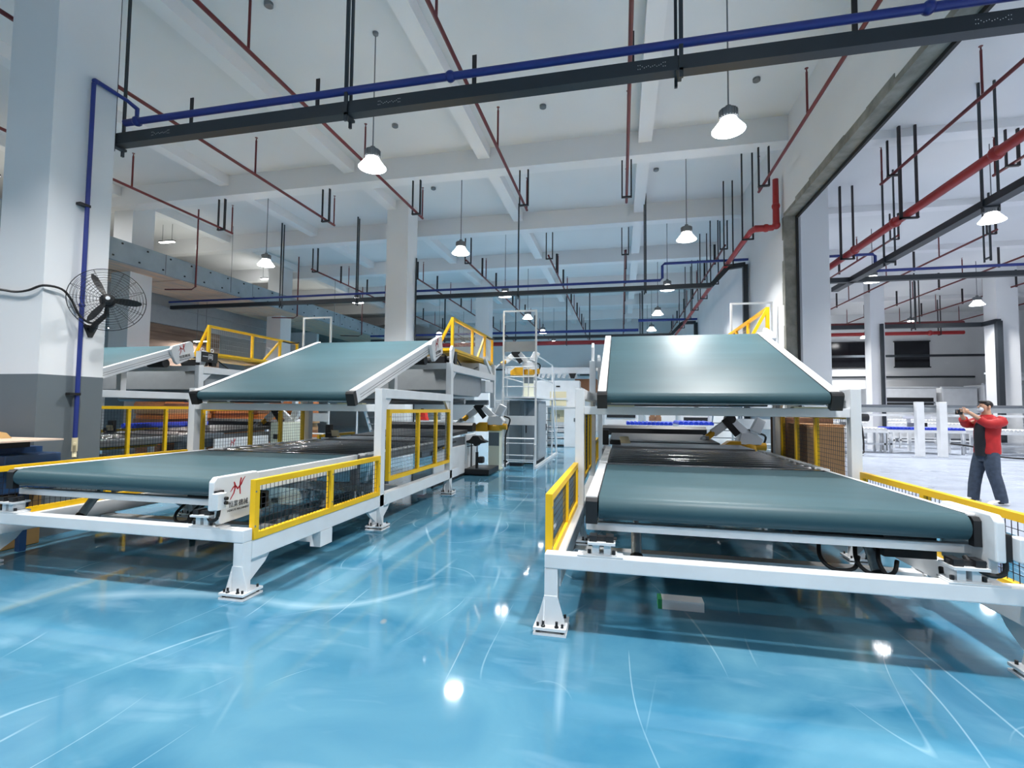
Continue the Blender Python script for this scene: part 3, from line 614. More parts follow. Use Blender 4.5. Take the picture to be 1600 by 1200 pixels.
for i, x, y in (('first in the front bay', -5.43, 6.44), ('beside the left lamp in the front bay', -4.97, 9.94), ('centre of the front bay', -1.6, 9.91), ('right of the front bay', 2.53, 9.9), ('right of the second bay', .9, 13.2), ('left of the second bay', -5.3, 13.1), ('in the side hall front bay', 6.9, 9.8)): cbox(i, x, y)

# ------------------------------------------------------------------ wall fan and its cable
def fan():
    c = Vector((-5.97, 4.62, 2.74)); t = thing('wall_fan', 'black industrial wall fan with wire cage on the near column', 'fan', c)
    ax = Vector((.78, -.6, .05)).normalized(); up = (Vector((0, 0, 1))-ax*ax.z).normalized(); sd = up.cross(ax)
    def pt(r, a, d): return sd*(r*math.cos(a))+up*(r*math.sin(a))+ax*d
    R = .37
    g = MB(); n = 40
    for k in range(12):
        r = R*(k+1.6)/12.6; dpt = .10*math.sqrt(max(0, 1-(r/R)**2))
        for s in (1, -1):
            ring = [pt(r, 2*math.pi*i/n, s*dpt) for i in range(n)]
            b = len(g.v)
            for p in ring:
                nr = (p-ax*p.dot(ax)).normalized(); w = .0016 if k < 11 else .004
                g.v += [tuple(p+nr*w), tuple(p+ax*w), tuple(p-nr*w)]
            for i in range(n):
                j = (i+1) % n
                for q in range(3): g.f.append((b+3*i+q, b+3*j+q, b+3*j+(q+1) % 3, b+3*i+(q+1) % 3))
    for k in range(16):
        a = 2*math.pi*k/16
        for s in (1, -1): g.tube([pt(R*q, a, s*.10*math.sqrt(max(0, 1-q*q))) for q in (.12, .4, .7, .9, 1)], .002, 4, False)
    P('cage', g, 'black', t)
    for k in range(3):
        a = math.radians(118-120*k); bl = MB()
        def q(r, w, tw): p = pt(r, a, 0); e = (sd*-math.sin(a)+up*math.cos(a)); return p+e*w*math.cos(tw)+ax*w*math.sin(tw)
        prof = ((.05, .03, .9), (.12, .042, .75), (.2, .045, .6), (.28, .036, .5), (.325, .012, .45))
        for (r0, w0, t0), (r1, w1, t1) in zip(prof, prof[1:]):
            P4 = [q(r0, -w0, t0), q(r0, w0, t0), q(r1, w1, t1), q(r1, -w1, t1)]
            bl.quadbox([p-ax*.003 for p in P4]+[p+ax*.003 for p in P4])
        P('blade', bl, 'black', t)
    P('hub', MB().tube([pt(0, 0, -.02), pt(0, 0, .03), pt(0, 0, .045)], [.06, .06, .035], 16), 'black', t, True)
    P('badge', MB().tube([pt(0, 0, .101), pt(0, 0, .106)], .022, 14), 'white_dull', t, True)
    P('motor', MB().tube([pt(0, 0, -.17), pt(0, 0, -.15), pt(0, 0, -.03)], [.05, .075, .08], 16), 'black', t, True)
    wall = Vector((-6.35, 4.72, 2.40))-c
    P('arm', MB().tube([pt(0, 0, -.12)-up*.06, pt(0, 0, -.16)-up*.14, wall+Vector((.12, -.02, .08)), wall+Vector((.02, 0, .0))], [.022, .026, .03, .035], 10), 'black', t, True)
    P('wall_bracket', MB().prism([(wall.y-.085, wall.z+.06), (wall.y+.085, wall.z+.06), (wall.y+.02, wall.z-.09), (wall.y-.02, wall.z-.09)], 'x', wall.x, wall.x+.02), 'black', t)
    cb = [(-7.4, 4.16, 2.78), (-7.0, 4.16, 2.80), (-6.7, 4.16, 2.76), (-6.5, 4.16, 2.77), (-6.32, 4.18, 2.82), (-6.30, 4.35, 2.82), (-6.3, 4.46, 2.72), (-6.29, 4.55, 2.55), (-6.27, 4.66, 2.48), (-6.2, 4.74, 2.52), (-6.14, 4.74, 2.68), tuple(c-ax*.15)]
    o = P('fan_cable', MB().tube(smooth(cb, 5), .013, 8), 'rubber', None, True); tag(o, 'black cable looping across the near column to the wall fan', 'cable')
fan()

# ------------------------------------------------------------------ access towers, cabinets, robots
def tower(x0, x1, y0, label, full=True):
    t = thing('access_platform', label, 'platform', (x0, y0, 0), 'white access platforms'); w = x1-x0; D = 3.0
    for x in (0, w):
        P('post', MB().box(x-.022, x+.022, -.022, .022, 0, 4.0), 'white', t); P('post', MB().box(x-.022, x+.022, D-.02, D+.02, 0, 2.85), 'white', t)
        for z in (2.3, 2.85): P('guard_rail', MB().tube([(x, 0, z), (x, D, z)], .018, 8), 'white', t, True)
        P('base_rail', MB().box(x-.03, x+.03, -.1, D+1.2, 0, .06), 'white', t)
    P('top_rail', MB().box(0, w, -.02, .02, 3.96, 4.0), 'white', t)
    P('deck', MB().box(-.02, w+.02, -.02, D, 1.76, 1.8), 'white', t)
    P('sign_panel', MB().box(0.02, w-.02, -.012, .012, 2.94, 3.2), 'grey_panel', t)
    P('lower_panel', MB().box(.02, w-.02, -.012, .012, 1.08, 1.31), 'white', t)
    for z in (.2, .32, .75, .62, 2.05, 2.3, 2.55, 2.78): P('cross_rail', MB().tube([(0, 0, z), (w, 0, z)], .013, 6), 'white', t, True)
    for x in (w*.12, w*.62, w*.78): P('upright', MB().tube([(x, 0, 1.8), (x, 0, 2.55)], .012, 6), 'white', t, True)
    P('ladder_loop', MB().tube([(.1, -.2, .75), (.1, -.2, .25), (.2, -.2, .18), (w, -.2, .18), (w, -.2, .75), (.1, -.2, .75)], .013, 6).tube([(.1, -.2, .18), (.1, -.2, 0)], .013, 6).tube([(w, -.2, .18), (w, -.2, 0)], .013, 6).tube([(w, -.2, .6), (w, 0, .6)], .013, 6).tube([(.1, -.2, .6), (.1, 0, .6)], .013, 6), 'white', t, True)
    for x in (w*.15, w): 
        P('ladder_stringer', MB().bar((x, D, 1.8), (x, D+1.15, 0), .04, .12), 'white', t); P('ladder_rail', MB().tube([(x, D, 2.85), (x, D+.15, 2.8), (x, D+1.15, 1.0), (x, D+1.15, 0)], .017, 8), 'white', t, True)
    for k in range(1, 8): P('tread', MB().box(w*.15, w, D+1.15*(1-k/8)-.05, D+1.15*(1-k/8)+.08, k*.225-.012, k*.225+.012), 'steel', t)
tower(-2.94, -2.10, 12.2, 'white access platform with ladder beside the aisle')
tower(2.50, 3.36, 12.2, 'white access platform frame against the dividing wall')
tower(-8.75, -7.9, 12.2, 'white access platform frame behind the far-left machine')
def cabinet(x0, x1, y0, y1, h, m, label):
    t = thing('control_cabinet', label, 'cabinet', (x0, y0, 0), 'grey control cabinets'); w = x1-x0; d = y1-y0
    P('body', MB().box(0, w, 0, d, .08, h), m, t, bevel=.01); P('plinth', MB().box(.02, w-.02, .02, d-.02, 0, .08), 'black', t)
    P('door', MB().box(w, w+.02, .06, d-.06, .14, h-.05), m, t, bevel=.008); P('door', MB().box(.05, w-.05, -.02, 0, .14, h-.05), m, t, bevel=.008)
    P('door_panel', MB().box(w+.02, w+.028, .2, d-.2, .35, h-.3), m, t, bevel=.006); P('handle', MB().box(w+.028, w+.05, d-.16, d-.12, .85, 1.05), 'black', t)
cabinet(-2.86, -2.5, 12.55, 13.0, 1.7, 'cabinet_dark', 'slim dark grey control cabinet under the aisle platform')
cabinet(-2.78, -2.22, 13.2, 14.7, 1.72, 'cabinet', 'wide light grey control cabinet under the aisle platform')
cabinet(-3.5, -3.0, 13.2, 14.4, 1.72, 'cabinet', 'light grey control cabinet behind the aisle platform')

def robot(loc, rz, label, h=.95, cut=True):
    t = thing('robot_arm', label, 'robot', loc, 'white stacking robots', rz)
    if h: P('pedestal', MB().box(-.14, .14, -.13, .13, .05, h).box(-.17, .17, -.16, .16, 0, .05), 'robot_cream', t, bevel=.01)
    P('window', MB().box(-.13, .13, -.135, -.13, h*.62, h-.04), 'cabinet_dark', t) if h > .5 else None
    P('turntable', MB().lathe([(.16, h), (.17, h+.03), (.17, h+.12), (.13, h+.16)], n=20), 'robot_yellow', t, True)
    P('side_motor', MB().tube([(.12, -.05, h+.1), (.3, -.05, h+.1)], .075, 12), 'robot_yellow', t, True); P('side_motor', MB().tube([(-.3, .05, h+.1), (-.12, .05, h+.1)], .085, 12), 'robot_yellow', t, True)
    P('drive_cover', MB().prism([(-.5, h-.02), (-.16, h-.02), (-.16, h+.2), (-.36, h+.2), (-.5, h+.1)], 'y', -.2, .06), 'robot_yellow', t, bevel=.012)
    P('shoulder', MB().prism([(-.2, h+.14), (.2, h+.14), (.24, h+.24), (.12, h+.36), (-.14, h+.36)], 'y', -.14, .14), 'white', t, bevel=.012)
    P('upper_arm', MB().bar((.0, -.05, h+.3), (-.34, -.12, h+.62), .12, .14), 'white', t, bevel=.012)
    P('arm_cap', MB().bar((.1, -.1, h+.38), (.22, -.1, h+.62), .14, .18), 'white', t, bevel=.012)
    P('elbow', MB().tube([(-.34, -.22, h+.62), (-.34, .02, h+.62)], .09, 14), 'black', t, True)
    P('forearm', MB().bar((-.3, -.14, h+.62), (-.66, -.16, h+.34), .11, .15), 'white', t, bevel=.01)
    P('elbow_plate', MB().bar((-.46, -.2, h+.62), (-.22, -.2, h+.32), .03, .12), 'black', t)
    P('wrist', MB().tube([(-.64, -.16, h+.36), (-.76, -.17, h+.26)], .06, 12), 'robot_yellow', t, True)
    g = P('gripper', MB().bar((-.78, -.35, h+.26), (-.78, .05, h+.26), .06).bar((-.9, -.16, h+.2), (-.66, -.16, h+.3), .05), 'steel', t)
    for k in range(4): P('finger', MB().bar((-.8, -.33+k*.12, h+.26), (-.98, -.33+k*.12, h+.12), .035, .03), 'white', g)
    P('cable', MB().tube(smooth([(.2, .05, h+.35), (.34, .1, h+.28), (.28, .12, h+.05), (.22, .15, h-.2), (.22, .16, max(.05, h-.9))], 5), .02, 8), 'rubber', t, True)
robot((-3.02, 11.75, 0), 0, 'white robot arm on a cream pedestal beside the black saddle stand')
robot((2.36, 10.2, 0), 0, 'white and yellow robot arm at the right rear of the right machine', .72)
robot((-8.35, 11.3, 0), 0, 'white and yellow robot arm seen through the left machine frame', .8)
robot((-2.5, 13.3, 1.8), .3, 'cream and yellow robot standing on the aisle platform deck', .62)
t = thing('saddle_stand', 'black saddle-topped pole stand on a black base plate in the aisle', 'stand', (-3.2, 11.0, 0))
P('base_plate', MB().box(-.3, .35, -.45, .45, .02, .14), 'black', t, bevel=.01); P('column', MB().tube([(0, -.2, .14), (0, -.2, .5)], .035, 12), 'black', t, True)
P('rod', MB().tube([(0, -.2, .5), (0, -.2, .66)], .022, 12), 'chrome', t, True); P('rear_post', MB().box(-.27, -.2, .0, .08, .14, .75), 'black', t)
P('saddle', MB().prism([(-.24, .75), (-.14, .78), (-.07, .87), (.07, .87), (.14, .78), (.24, .75), (.24, .72), (.06, .69), (.02, .64), (-.02, .64), (-.06, .69), (-.24, .72)], 'y', -.34, -.08), 'black', t, bevel=.012)
P('lever', MB().tube([(0, -.22, .66), (-.24, -.3, .62)], .008, 6), 'black', t); P('foot_pedal', MB().box(.03, .16, -.25, -.1, .25, .4), 'black', t, bevel=.03)
t = thing('side_cover', 'white low side cover with nameplate behind the left machine guard', 'machine cover', (-3.46, 8.7, 0))
P('panel', MB().box(0, .05, 0, 1.9, .05, .68), 'white', t, bevel=.02); P('panel', MB().box(0, .05, 1.95, 2.7, .05, .9), 'white', t, bevel=.02)
P('kick', MB().box(0, .04, 0, 2.7, 0, .05), 'black', t); P('warning_beacon', MB().tube([(0, .6, .68), (0, .6, .84)], .035, 10), 'yellow', t, True); P('hose', MB().tube([(.02, .3, .72), (.02, .8, .76), (.02, 1.3, .78)], .02, 6), 'black', t)
t = thing('side_cover', 'white side cover with red logo seen through the left machine rear', 'machine cover', (-8.3, 8.7, 0))
pp = P('panel', MB().box(0, .05, 0, 1.6, .4, .8), 'white', t, bevel=.02); logo(pp, .052, .5, .64, .8)
t = thing('side_cover', 'cream side cover with a dark vent behind the far-left machine', 'machine cover', (-8.3, 10.4, 0))
P('panel', MB().box(0, .35, 0, .8, 0, 1.1), 'robot_cream', t, bevel=.02); P('vent', MB().box(.1, .28, -.008, 0, .7, .82), 'black', t)

# ------------------------------------------------------------------ background machines in the main hall
t = thing('printing_machine', 'white printing machine with cream windows at the end of the aisle', 'machine', (-3.6, 20, 0))
P('head', MB().box(0, 1.95, 0, 1.2, 1.55, 2.65), 'white', t, bevel=.02); P('window', MB().box(.75, 1.42, -.02, 0, 1.62, 2.2), 'cream', t); P('window_bar', MB().box(.72, 1.45, -.05, 0, 1.86, 1.94), 'white_dull', t)
P('slot', MB().box(1.0, 1.16, -.01, 0, 2.38, 2.44), 'black', t); P('lower_window', MB().box(.72, 1.35, .3, .35, .95, 1.45), 'cream', t)
P('handle', MB().box(1.0, 1.02, .27, .3, 1.1, 1.28), 'housing', t); P('handle', MB().box(1.08, 1.1, .27, .3, 1.1, 1.28), 'housing', t)
P('frame_left', MB().box(0, .65, 0, 1.2, 0, 1.55), 'white_dull', t, bevel=.01); P('frame_right', MB().box(1.4, 1.95, -.6, 1.2, 0, 1.5), 'white_dull', t, bevel=.01)
for z in (.3, .55, .75): P('feed_bar', MB().tube([(.65, .2, z), (1.4, .2, z)], .05, 10), 'steel', t, True)
P('top_beam', MB().box(-1.2, 3.6, .2, .5, 2.95, 3.2), 'white', t, bevel=.01)
for k in range(9): P('nozzle', MB().prism([(-.05+k*.22, 2.95), (.06+k*.22, 2.95), (.02+k*.22, 2.78), (-.08+k*.22, 2.78)], 'y', .2, .4), 'white_dull', t)
P('hopper', MB().prism([(1.5, 2.95), (1.8, 2.95), (1.72, 2.75), (1.58, 2.75)], 'y', .1, .3), 'black', t)
P('tilted_cover', MB().prism([(1.7, 2.75), (3.4, 2.75), (3.4, 2.0), (2.6, 2.0), (1.75, 2.55)], 'y', .6, .9), 'carton_dark', t)
P('socket', MB().box(1.78, 1.88, -.61, -.6, 1.0, 1.14), 'housing', t); P('floor_pad', MB().box(.7, 1.4, -.3, .0, 0, .05), 'black', t)
t = thing('air_conditioner', 'grey ceiling air conditioner high on the back wall', 'air conditioner', (-3.0, 34.3, 3.7)); P('casing', MB().box(0, 2.2, 0, .65, .1, .7), 'grey_panel', t, bevel=.03); P('louvre', MB().box(.2, 2.1, -.02, 0, .12, .2), 'black', t); P('louvre', MB().box(.2, 2.1, -.02, 0, .3, .34), 'black', t)
def line_table(loc, w, d, h, label, top, group, cover=True):
    t = thing('conveyor_table', label, 'conveyor', loc, group)
    P('table_frame', MB().box(0, w, 0, d, h-.12, h-.02), 'white', t)
    for x in (.04, w-.1):
        for y in (.04, d-.1): P('leg', MB().box(x, x+.07, y, y+.07, 0, h-.12), 'white', t)
    P('stretcher', MB().box(0, w, .04, .1, .3, .36), 'white', t)
    if cover:
        n = max(3, int(w/.12))
        for k in range(n): P('wrapped_roller', MB().tube([(w*(k+.5)/n, .02, h+.01), (w*(k+.5)/n, d-.02, h+.01)], w/n*.5, 8), top, t, True)
    return t
t = line_table((.15, 15.6, 0), 2.1, 1.4, 1.05, 'conveyor table with blue wrapped rollers behind the right machine', 'cobalt', 'blue roller tables')
line_table((1.5, 13.9, 0), .9, 1.5, 1.12, 'narrow conveyor table with blue wrapped rollers beside the wall platform', 'cobalt', 'blue roller tables')
t = thing('carton', 'small open brown carton on the blue roller table', 'carton', (.85, 15.9, 1.15)); P('carton_body', MB().box(0, .36, 0, .3, 0, .14), 'carton', t); P('flap', MB().bar((.02, .0, .16), (.16, .0, .2), .28, .01, (0, 1, 0)), 'carton', t); P('flap', MB().bar((.2, 0, .2), (.34, 0, .16), .28, .01, (0, 1, 0)), 'carton', t)
for i, (x, y, w, h) in enumerate(((-.6, 18.4, 1.2, 1.5), (.9, 19.5, 1.1, 1.7), (2.1, 18.6, 1.0, 1.4))):
    t = thing('feeder_unit', 'white feeder unit with dark slots behind the right machine, %s' % ('left of three', 'middle of three', 'right of three')[i], 'machine', (x, y, 0), 'feeder units behind the right machine')
    P('body', MB().box(0, w, 0, 1.0, .7, h), 'white_dull', t, bevel=.02); P('slot', MB().box(.08, w-.1, -.02, 0, h-.3, h-.16), 'black', t)
    for x2 in (.05, w-.15): P('leg', MB().box(x2, x2+.1, .05, .9, 0, .7), 'white', t)
    P('roller', MB().tube([(.1, -.1, .9), (w-.1, -.1, .9)], .05, 10), 'steel', t, True)
t = thing('workbench', 'grey bench with white cabinets seen through the left machine', 'bench', (-6.9, 15.6, 0))
P('bench_top', MB().box(0, 1.5, 0, .6, 1.02, 1.06), 'white', t); P('door', MB().box(0, .75, 0, .05, .1, 1.0), 'cabinet_dark', t); P('cabinet_body', MB().box(.76, 1.5, 0, .6, 0, 1.02), 'white', t, bevel=.01); P('shelf', MB().box(0, .75, -.03, .5, .45, .49), 'white', t)
t = thing('canister', 'bright red plastic canister on the grey bench', 'canister', (-6.75, 15.7, 1.06)); P('canister_body', MB().prism([(0, 0), (.3, 0), (.26, .12), (.22, .34), (.03, .36), (0, .3)], 'y', 0, .25), 'red_plastic', t, bevel=.015); P('cap', MB().box(.06, .14, .08, .16, .36, .4), 'black', t)
t = thing('white_box', 'white box standing on the grey bench beside the canister', 'box', (-5.95, 15.7, 1.06)); P('box_body', MB().box(0, .28, 0, .25, 0, .34), 'film', t, bevel=.01); P('lid', MB().box(-.01, .29, -.01, .26, .3, .35), 'white_dull', t)
# ------------------------------------------------------------------ left zone
random.seed(11)
def stack(loc, w, d, n, hh, m, label):
    t = thing('cardboard_stack', label, 'cardboard stack', loc, 'stacks of bundled cardboard')
    P('pallet', MB().box(0, w, 0, d, .09, .13).box(0, w, .03, .12, 0, .09).box(0, w, d-.12, d-.03, 0, .09), 'kraft', t)
    for k in range(n):
        m = random.choice(('carton_orange', 'carton_orange', 'carton', 'carton_dark'))
        a = random.uniform(-.05, .05); b = random.uniform(-.03, .03); bb = MB()
        for q in range(4): bb.box(a+random.uniform(-.008, .008), w+a, b, d+b, .13+k*hh+q*hh/4+.007, .13+k*hh+(q+1)*hh/4)
        P('bundle', bb, m, t)
stack((-12.95, 10.9, 0), 1.0, 1.5, 11, .14, 'carton_orange', 'orange-brown stack of bundled cardboard left of the blue rollers')
stack((-12.95, 12.6, 0), 1.0, 1.5, 11, .14, 'carton_orange', 'orange-brown cardboard stack behind the first one')
stack((-12.9, 14.3, 0), 1.0, 1.5, 10, .14, 'carton_orange', 'orange-brown cardboard stack third from the front')
stack((-12.9, 16.1, 0), 1.0, 1.6, 11, .14, 'carton_orange', 'orange-brown cardboard stack farthest back')
t = thing('roller_line', 'blue wrapped roller line beside the orange cardboard stacks', 'conveyor', (-11.85, 9.6, 0))
for k in range(5): P('wrapped_roller', MB().tube([(.1+k*.12, 0, .98), (.1+k*.12, 4.5, .98)], .06, 8), 'cobalt', t, True)
P('side_frame', MB().box(.66, .72, 0, 4.5, .8, .92), 'white', t); P('side_frame', MB().box(0, .04, 0, 4.5, .8, .92), 'white', t)
for y in (.2, 2.2, 4.2): P('leg', MB().box(.62, .72, y, y+.1, 0, .8), 'white', t)
t = thing('blue_bench', 'dark blue steel workbench in front of the near column', 'bench', (-7.6, 3.55, 0))
P('bench_body', MB().box(0, 1.72, .1, .6, .6, .98), 'bench_blue', t, bevel=.01); P('bench_top', MB().box(-.05, 1.45, 0, .6, .98, 1.04), 'bench_blue', t); P('drawer', MB().box(.1, .9, .06, .1, .64, .92), 'bench_blue', t, bevel=.005)
for x in (.05, 1.6): P('leg', MB().box(x, x+.06, .3, .36, 0, .6), 'bench_blue', t)
o = P('plywood_board', MB().box(-7.6, -5.72, 3.5, 4.05, 1.12, 1.135), 'plywood'); tag(o, 'thin wooden board lying over the blue bench', 'board')
o = P('black_bag', MB().box(-7.3, -6.1, 3.7, 4.0, 1.04, 1.12), 'black'); tag(o, 'black bag under the wooden board on the blue bench', 'bag')
o = P('blue_bag', MB().ball((-6.75, 3.78, 1.155), .2, 12, 8, (1.2, .8, .22)), 'cobalt', None, True); tag(o, 'crumpled blue plastic bag on the wooden board', 'bag')
o = P('carton_scrap', MB().prism([(-6.45, 1.136), (-6.2, 1.136), (-6.28, 1.19), (-6.38, 1.2)], 'y', 3.65, 3.9), 'kraft'); tag(o, 'small folded cardboard piece on the wooden board', 'cardboard')
o = P('cardboard_sheet', MB().box(-7.1, -5.9, 3.2, 3.72, .86, .875).box(-6.5, -5.85, 3.25, 3.6, .875, .885), 'kraft'); tag(o, 'flat brown cardboard sheets beside the blue bench behind the yellow rail', 'cardboard')
t = thing('cardboard_box', 'large brown carton on the floor at the far left under the machine', 'carton', (-7.2, 3.3, 0), None); P('carton_body', MB().box(0, 1.08, .0, .85, 0, .55), 'kraft', t, bevel=.01); P('flap', MB().box(.02, 1.06, .02, .4, .55, .565), 'kraft', t)
# cartons beside the right machine
def carton(loc, w, d, h, m, label, g='cartons by the dividing wall'):
    t = thing('carton', label, 'carton', loc, g); P('carton_body', MB().box(0, w, 0, d, 0, h), m, t, bevel=.006); P('tape', MB().box(-.002, w+.002, d/2-.03, d/2+.03, h-.12, h+.002), 'cream', t)
carton((2.42, 7.3, 0), .45, .8, .62, 'carton', 'lower brown carton nearest the right machine guard')
carton((2.42, 7.3, .62), .45, .8, .68, 'carton', 'upper brown carton nearest the right machine guard')
carton((2.45, 8.25, 0), .65, .8, .7, 'carton_dark', 'darker lower carton behind the front pair')
carton((2.45, 8.25, .7), .65, .8, .7, 'carton_dark', 'darker upper carton behind the front pair')
o = P('flat_carton', MB().box(2.4, 2.9, 7.35, 8.0, 1.3, 1.325), 'carton'); tag(o, 'flattened cardboard lying on the upper front carton', 'cardboard')
t = thing('box_lid', 'white box lid with a green end lying on the floor under the right machine', 'box', (.3, 3.95, 0)); P('lid_body', MB().box(0, .3, 0, .12, 0, .07), 'white', t); P('green_end', MB().box(-.03, 0, 0, .12, 0, .07), 'green', t)
t = thing('sign_box', 'black sign with white characters hanging on the far-left machine', 'sign', (-8.12, 8.1, 2.36)); P('sign_panel', MB().box(-.03, .03, 0, .42, 0, .2), 'screen', t); P('sign_edge', MB().box(-.035, .035, -.05, 0, -.02, .2), 'white', t)
link('lettering', text_mesh('\u4e00\u95f4', .13, 'white_ink'), t, (.032, .17, .1), (math.pi/2, 0, math.pi/2))
for y in (.06, .3): P('eye_bolt', MB().tube([(0, y+.035*math.cos(a), .24+.035*math.sin(a)) for a in [k*math.pi/6 for k in range(12)]]+[(0, y+.035, .24)], .009, 6), 'white', t, True)

# ------------------------------------------------------------------ side hall
HY = 19.5
t = thing('line_frame', 'long white conveyor frame with tall posts across the side hall', 'machine frame', (7.0, HY, 0))
for x in (2.95, 3.62): P('post', MB().box(x-.11, x+.11, -.1, .1, 0, 1.86), 'white', t, bevel=.01)
for x in (-.1, 1.2, 5.2, 8.4): P('post', MB().box(x-.08, x+.08, .3, .46, 0, 1.5), 'white', t, bevel=.01)
P('main_beam', MB().box(-.6, 9.5, .12, .3, 1.5, 1.72), 'grey_panel', t); P('beam_lip', MB().box(-.6, 9.5, .08, .32, 1.72, 1.76), 'steel', t); P('lower_beam', MB().box(-.6, 9.5, .12, .24, 1.36, 1.44), 'white_dull', t)
P('motor', MB().tube([(1.0, 0, 1.3), (1.4, 0, 1.3)], .13, 12), 'black', t, True)
P('floor_cable', MB().tube(smooth([(1.2, .1, 1.2), (1.25, .05, .8), (1.25, 0, .25), (1.1, -.1, .05), (.2, -.2, .03)], 5), .03, 6), 'rubber', t, True)
P('floor_cable', MB().tube(smooth([(3.9, .1, .45), (4.6, .1, .35), (5.2, -.1, .06), (7.2, -.2, .03)], 5), .03, 6), 'rubber', t, True)
for i, (x, y, w, h, c) in enumerate(((7.9, 20.6, 1.6, .85, None), (9.6, 20.7, 2.4, .88, 'cobalt'), (12.4, 20.8, 2.2, .85, None), (8.2, 23.6, 3.0, 1.0, None), (11.4, 23.8, 2.8, 1.0, None), (8.4, 26.0, 2.6, 1.1, None), (11.5, 26.2, 3, 1.1, None), (14.8, 24, 3, 1.0, None), (15.3, 20.6, 2.6, .9, None))):
    line_table((x, y, 0), w, .9, h, ('white conveyor table at the left end of the hall line', 'conveyor table with blue wrapped rollers in the side hall', 'white conveyor table right of the blue rollers', 'white conveyor table second row left', 'white conveyor table second row right', 'white conveyor table third row left', 'white conveyor table third row right', 'white conveyor table second row far right', 'white conveyor table behind the person')[i], c or 'white_dull', 'side hall conveyor tables')
for i, (x, y) in enumerate(((8.6, 22.2), (8.95, 21.9), (10.9, 22.1), (12.0, 22.3), (12.9, 22.0), (11.4, 22.2))):
    t = thing('stacker_post', 'white upright with a bracket among the hall conveyor tables, %s from the left' % ('first', 'second', 'fifth', 'third', 'fourth', 'sixth')[i], 'post', (x, y, 0), 'uprights in the side hall line')
    P('upright', MB().box(0, .1, 0, .1, 0, 1.35), 'white', t); P('bracket', MB().box(-.2, .3, -.02, .12, 1.25, 1.35), 'white', t); P('clamp', MB().box(-.05, .15, -.1, -.02, .95, 1.1), 'black' if i % 2 else 'steel', t)
def hall_machine(x, w, y, h, label, cream=False, dark=False):
    t = thing('printing_unit', label, 'machine', (x, y, 0), 'printing units along the side hall back wall')
    P('body', MB().box(0, w, 0, 1.5, .2, h), 'white', t, bevel=.03); P('plinth', MB().box(.1, w-.1, .1, 1.4, 0, .2), 'steel', t); P('top_rail', MB().box(-.05, w+.05, -.05, .1, h, h+.06), 'white_dull', t)
    if cream: P('cream_panel', MB().box(w*.3, w*.85, -.03, 0, h-.95, h-.4), 'cream', t); P('panel_lip', MB().box(w*.28, w*.87, -.08, 0, h-.4, h-.34), 'white_dull', t); P('handle', MB().box(w*.6, w*.7, -.05, -.03, h-.7, h-.64), 'black', t)
    if dark: P('opening', MB().box(.15, w-.15, -.02, 0, h-1.0, h-.5), 'black', t); P('bar', MB().box(.1, w-.1, -.06, -.02, h-.78, h-.7), 'steel', t)
    P('beacon', MB().lathe([(.1, h), (.1, h+.08)], (w*.2, .3, 0), 10), 'black', t)
hall_machine(8.2, 3.0, 29.4, 2.6, 'white printing unit partly hidden by the hall column')
hall_machine(12.6, 3.0, 29.0, 2.75, 'white printing unit with a dark opening below the dark window', dark=True)
hall_machine(15.8, 1.5, 28.9, 2.75, 'grey slatted gap unit between the white printing units')
hall_machine(17.4, 1.5, 28.6, 2.9, 'plain cream-white printing unit right of the slatted gap')
hall_machine(19.0, 3.2, 28.8, 2.9, 'white printing unit with a cream panel behind the person', cream=True)
t = thing('gantry_arm', 'white overhead gantry arm with dangling cables at the right edge', 'gantry', (15.2, 23.2, 0)); P('arm', MB().box(-1.0, 5, 0, .12, 3.05, 3.12), 'white', t); P('arm', MB().box(-.4, 5, .1, .22, 2.8, 2.95), 'white', t); P('strut', MB().bar((.1, .1, 2.8), (-.6, .1, 1.2), .1), 'white', t); P('post', MB().box(3.9, 4.1, 0, .2, 0, 3), 'white', t)
P('cable', MB().tube(smooth([(1.0, -.02, 3.05), (1.1, -.1, 2.5), (1.5, -.1, 2.3), (1.7, -.05, 2.8)], 6), .025, 6), 'rubber', t, True)
t = thing('floor_hose', 'loose black hose lying on the side hall floor by the frame', 'hose', (7.1, 18.9, 0)); P('hose_body', MB().tube(smooth([(-.6, .3, .03), (.1, .1, .03), (.6, .05, .03), (1.0, .3, .03)], 5), .03, 6), 'white_dull', t, True)

# ------------------------------------------------------------------ person
def skin(name, verts, edges, m, parent, root=0, sub=2):
    me = bpy.data.meshes.new(name); me.from_pydata([v[0] for v in verts], edges, [])
    o = bpy.data.objects.new(name, me); COL.objects.link(o)
    sk = o.modifiers.new('skin', 'SKIN'); sk.use_smooth_shade = True
    ld = me.skin_vertices[0].data if me.skin_vertices else None
    if ld is None:
        import bmesh
        bm = bmesh.new(); bm.from_mesh(me); bm.verts.layers.skin.verify(); bm.to_mesh(me); bm.free(); ld = me.skin_vertices[0].data
    for i, v in enumerate(verts):
        r = v[1]; ld[i].radius = r if isinstance(r, tuple) else (r, r); ld[i].use_root = (i == root)
    sb = o.modifiers.new('sub', 'SUBSURF'); sb.levels = sub; sb.render_levels = sub
    dg = bpy.context.evaluated_depsgraph_get(); dg.update()
    m2 = bpy.data.meshes.new_from_object(o.evaluated_get(dg)); m2.name = name; bpy.data.objects.remove(o)
    m2.materials.clear(); m2.materials.append(MATS[m])
    for p in m2.polygons: p.use_smooth = True
    return link(name, m2, parent)
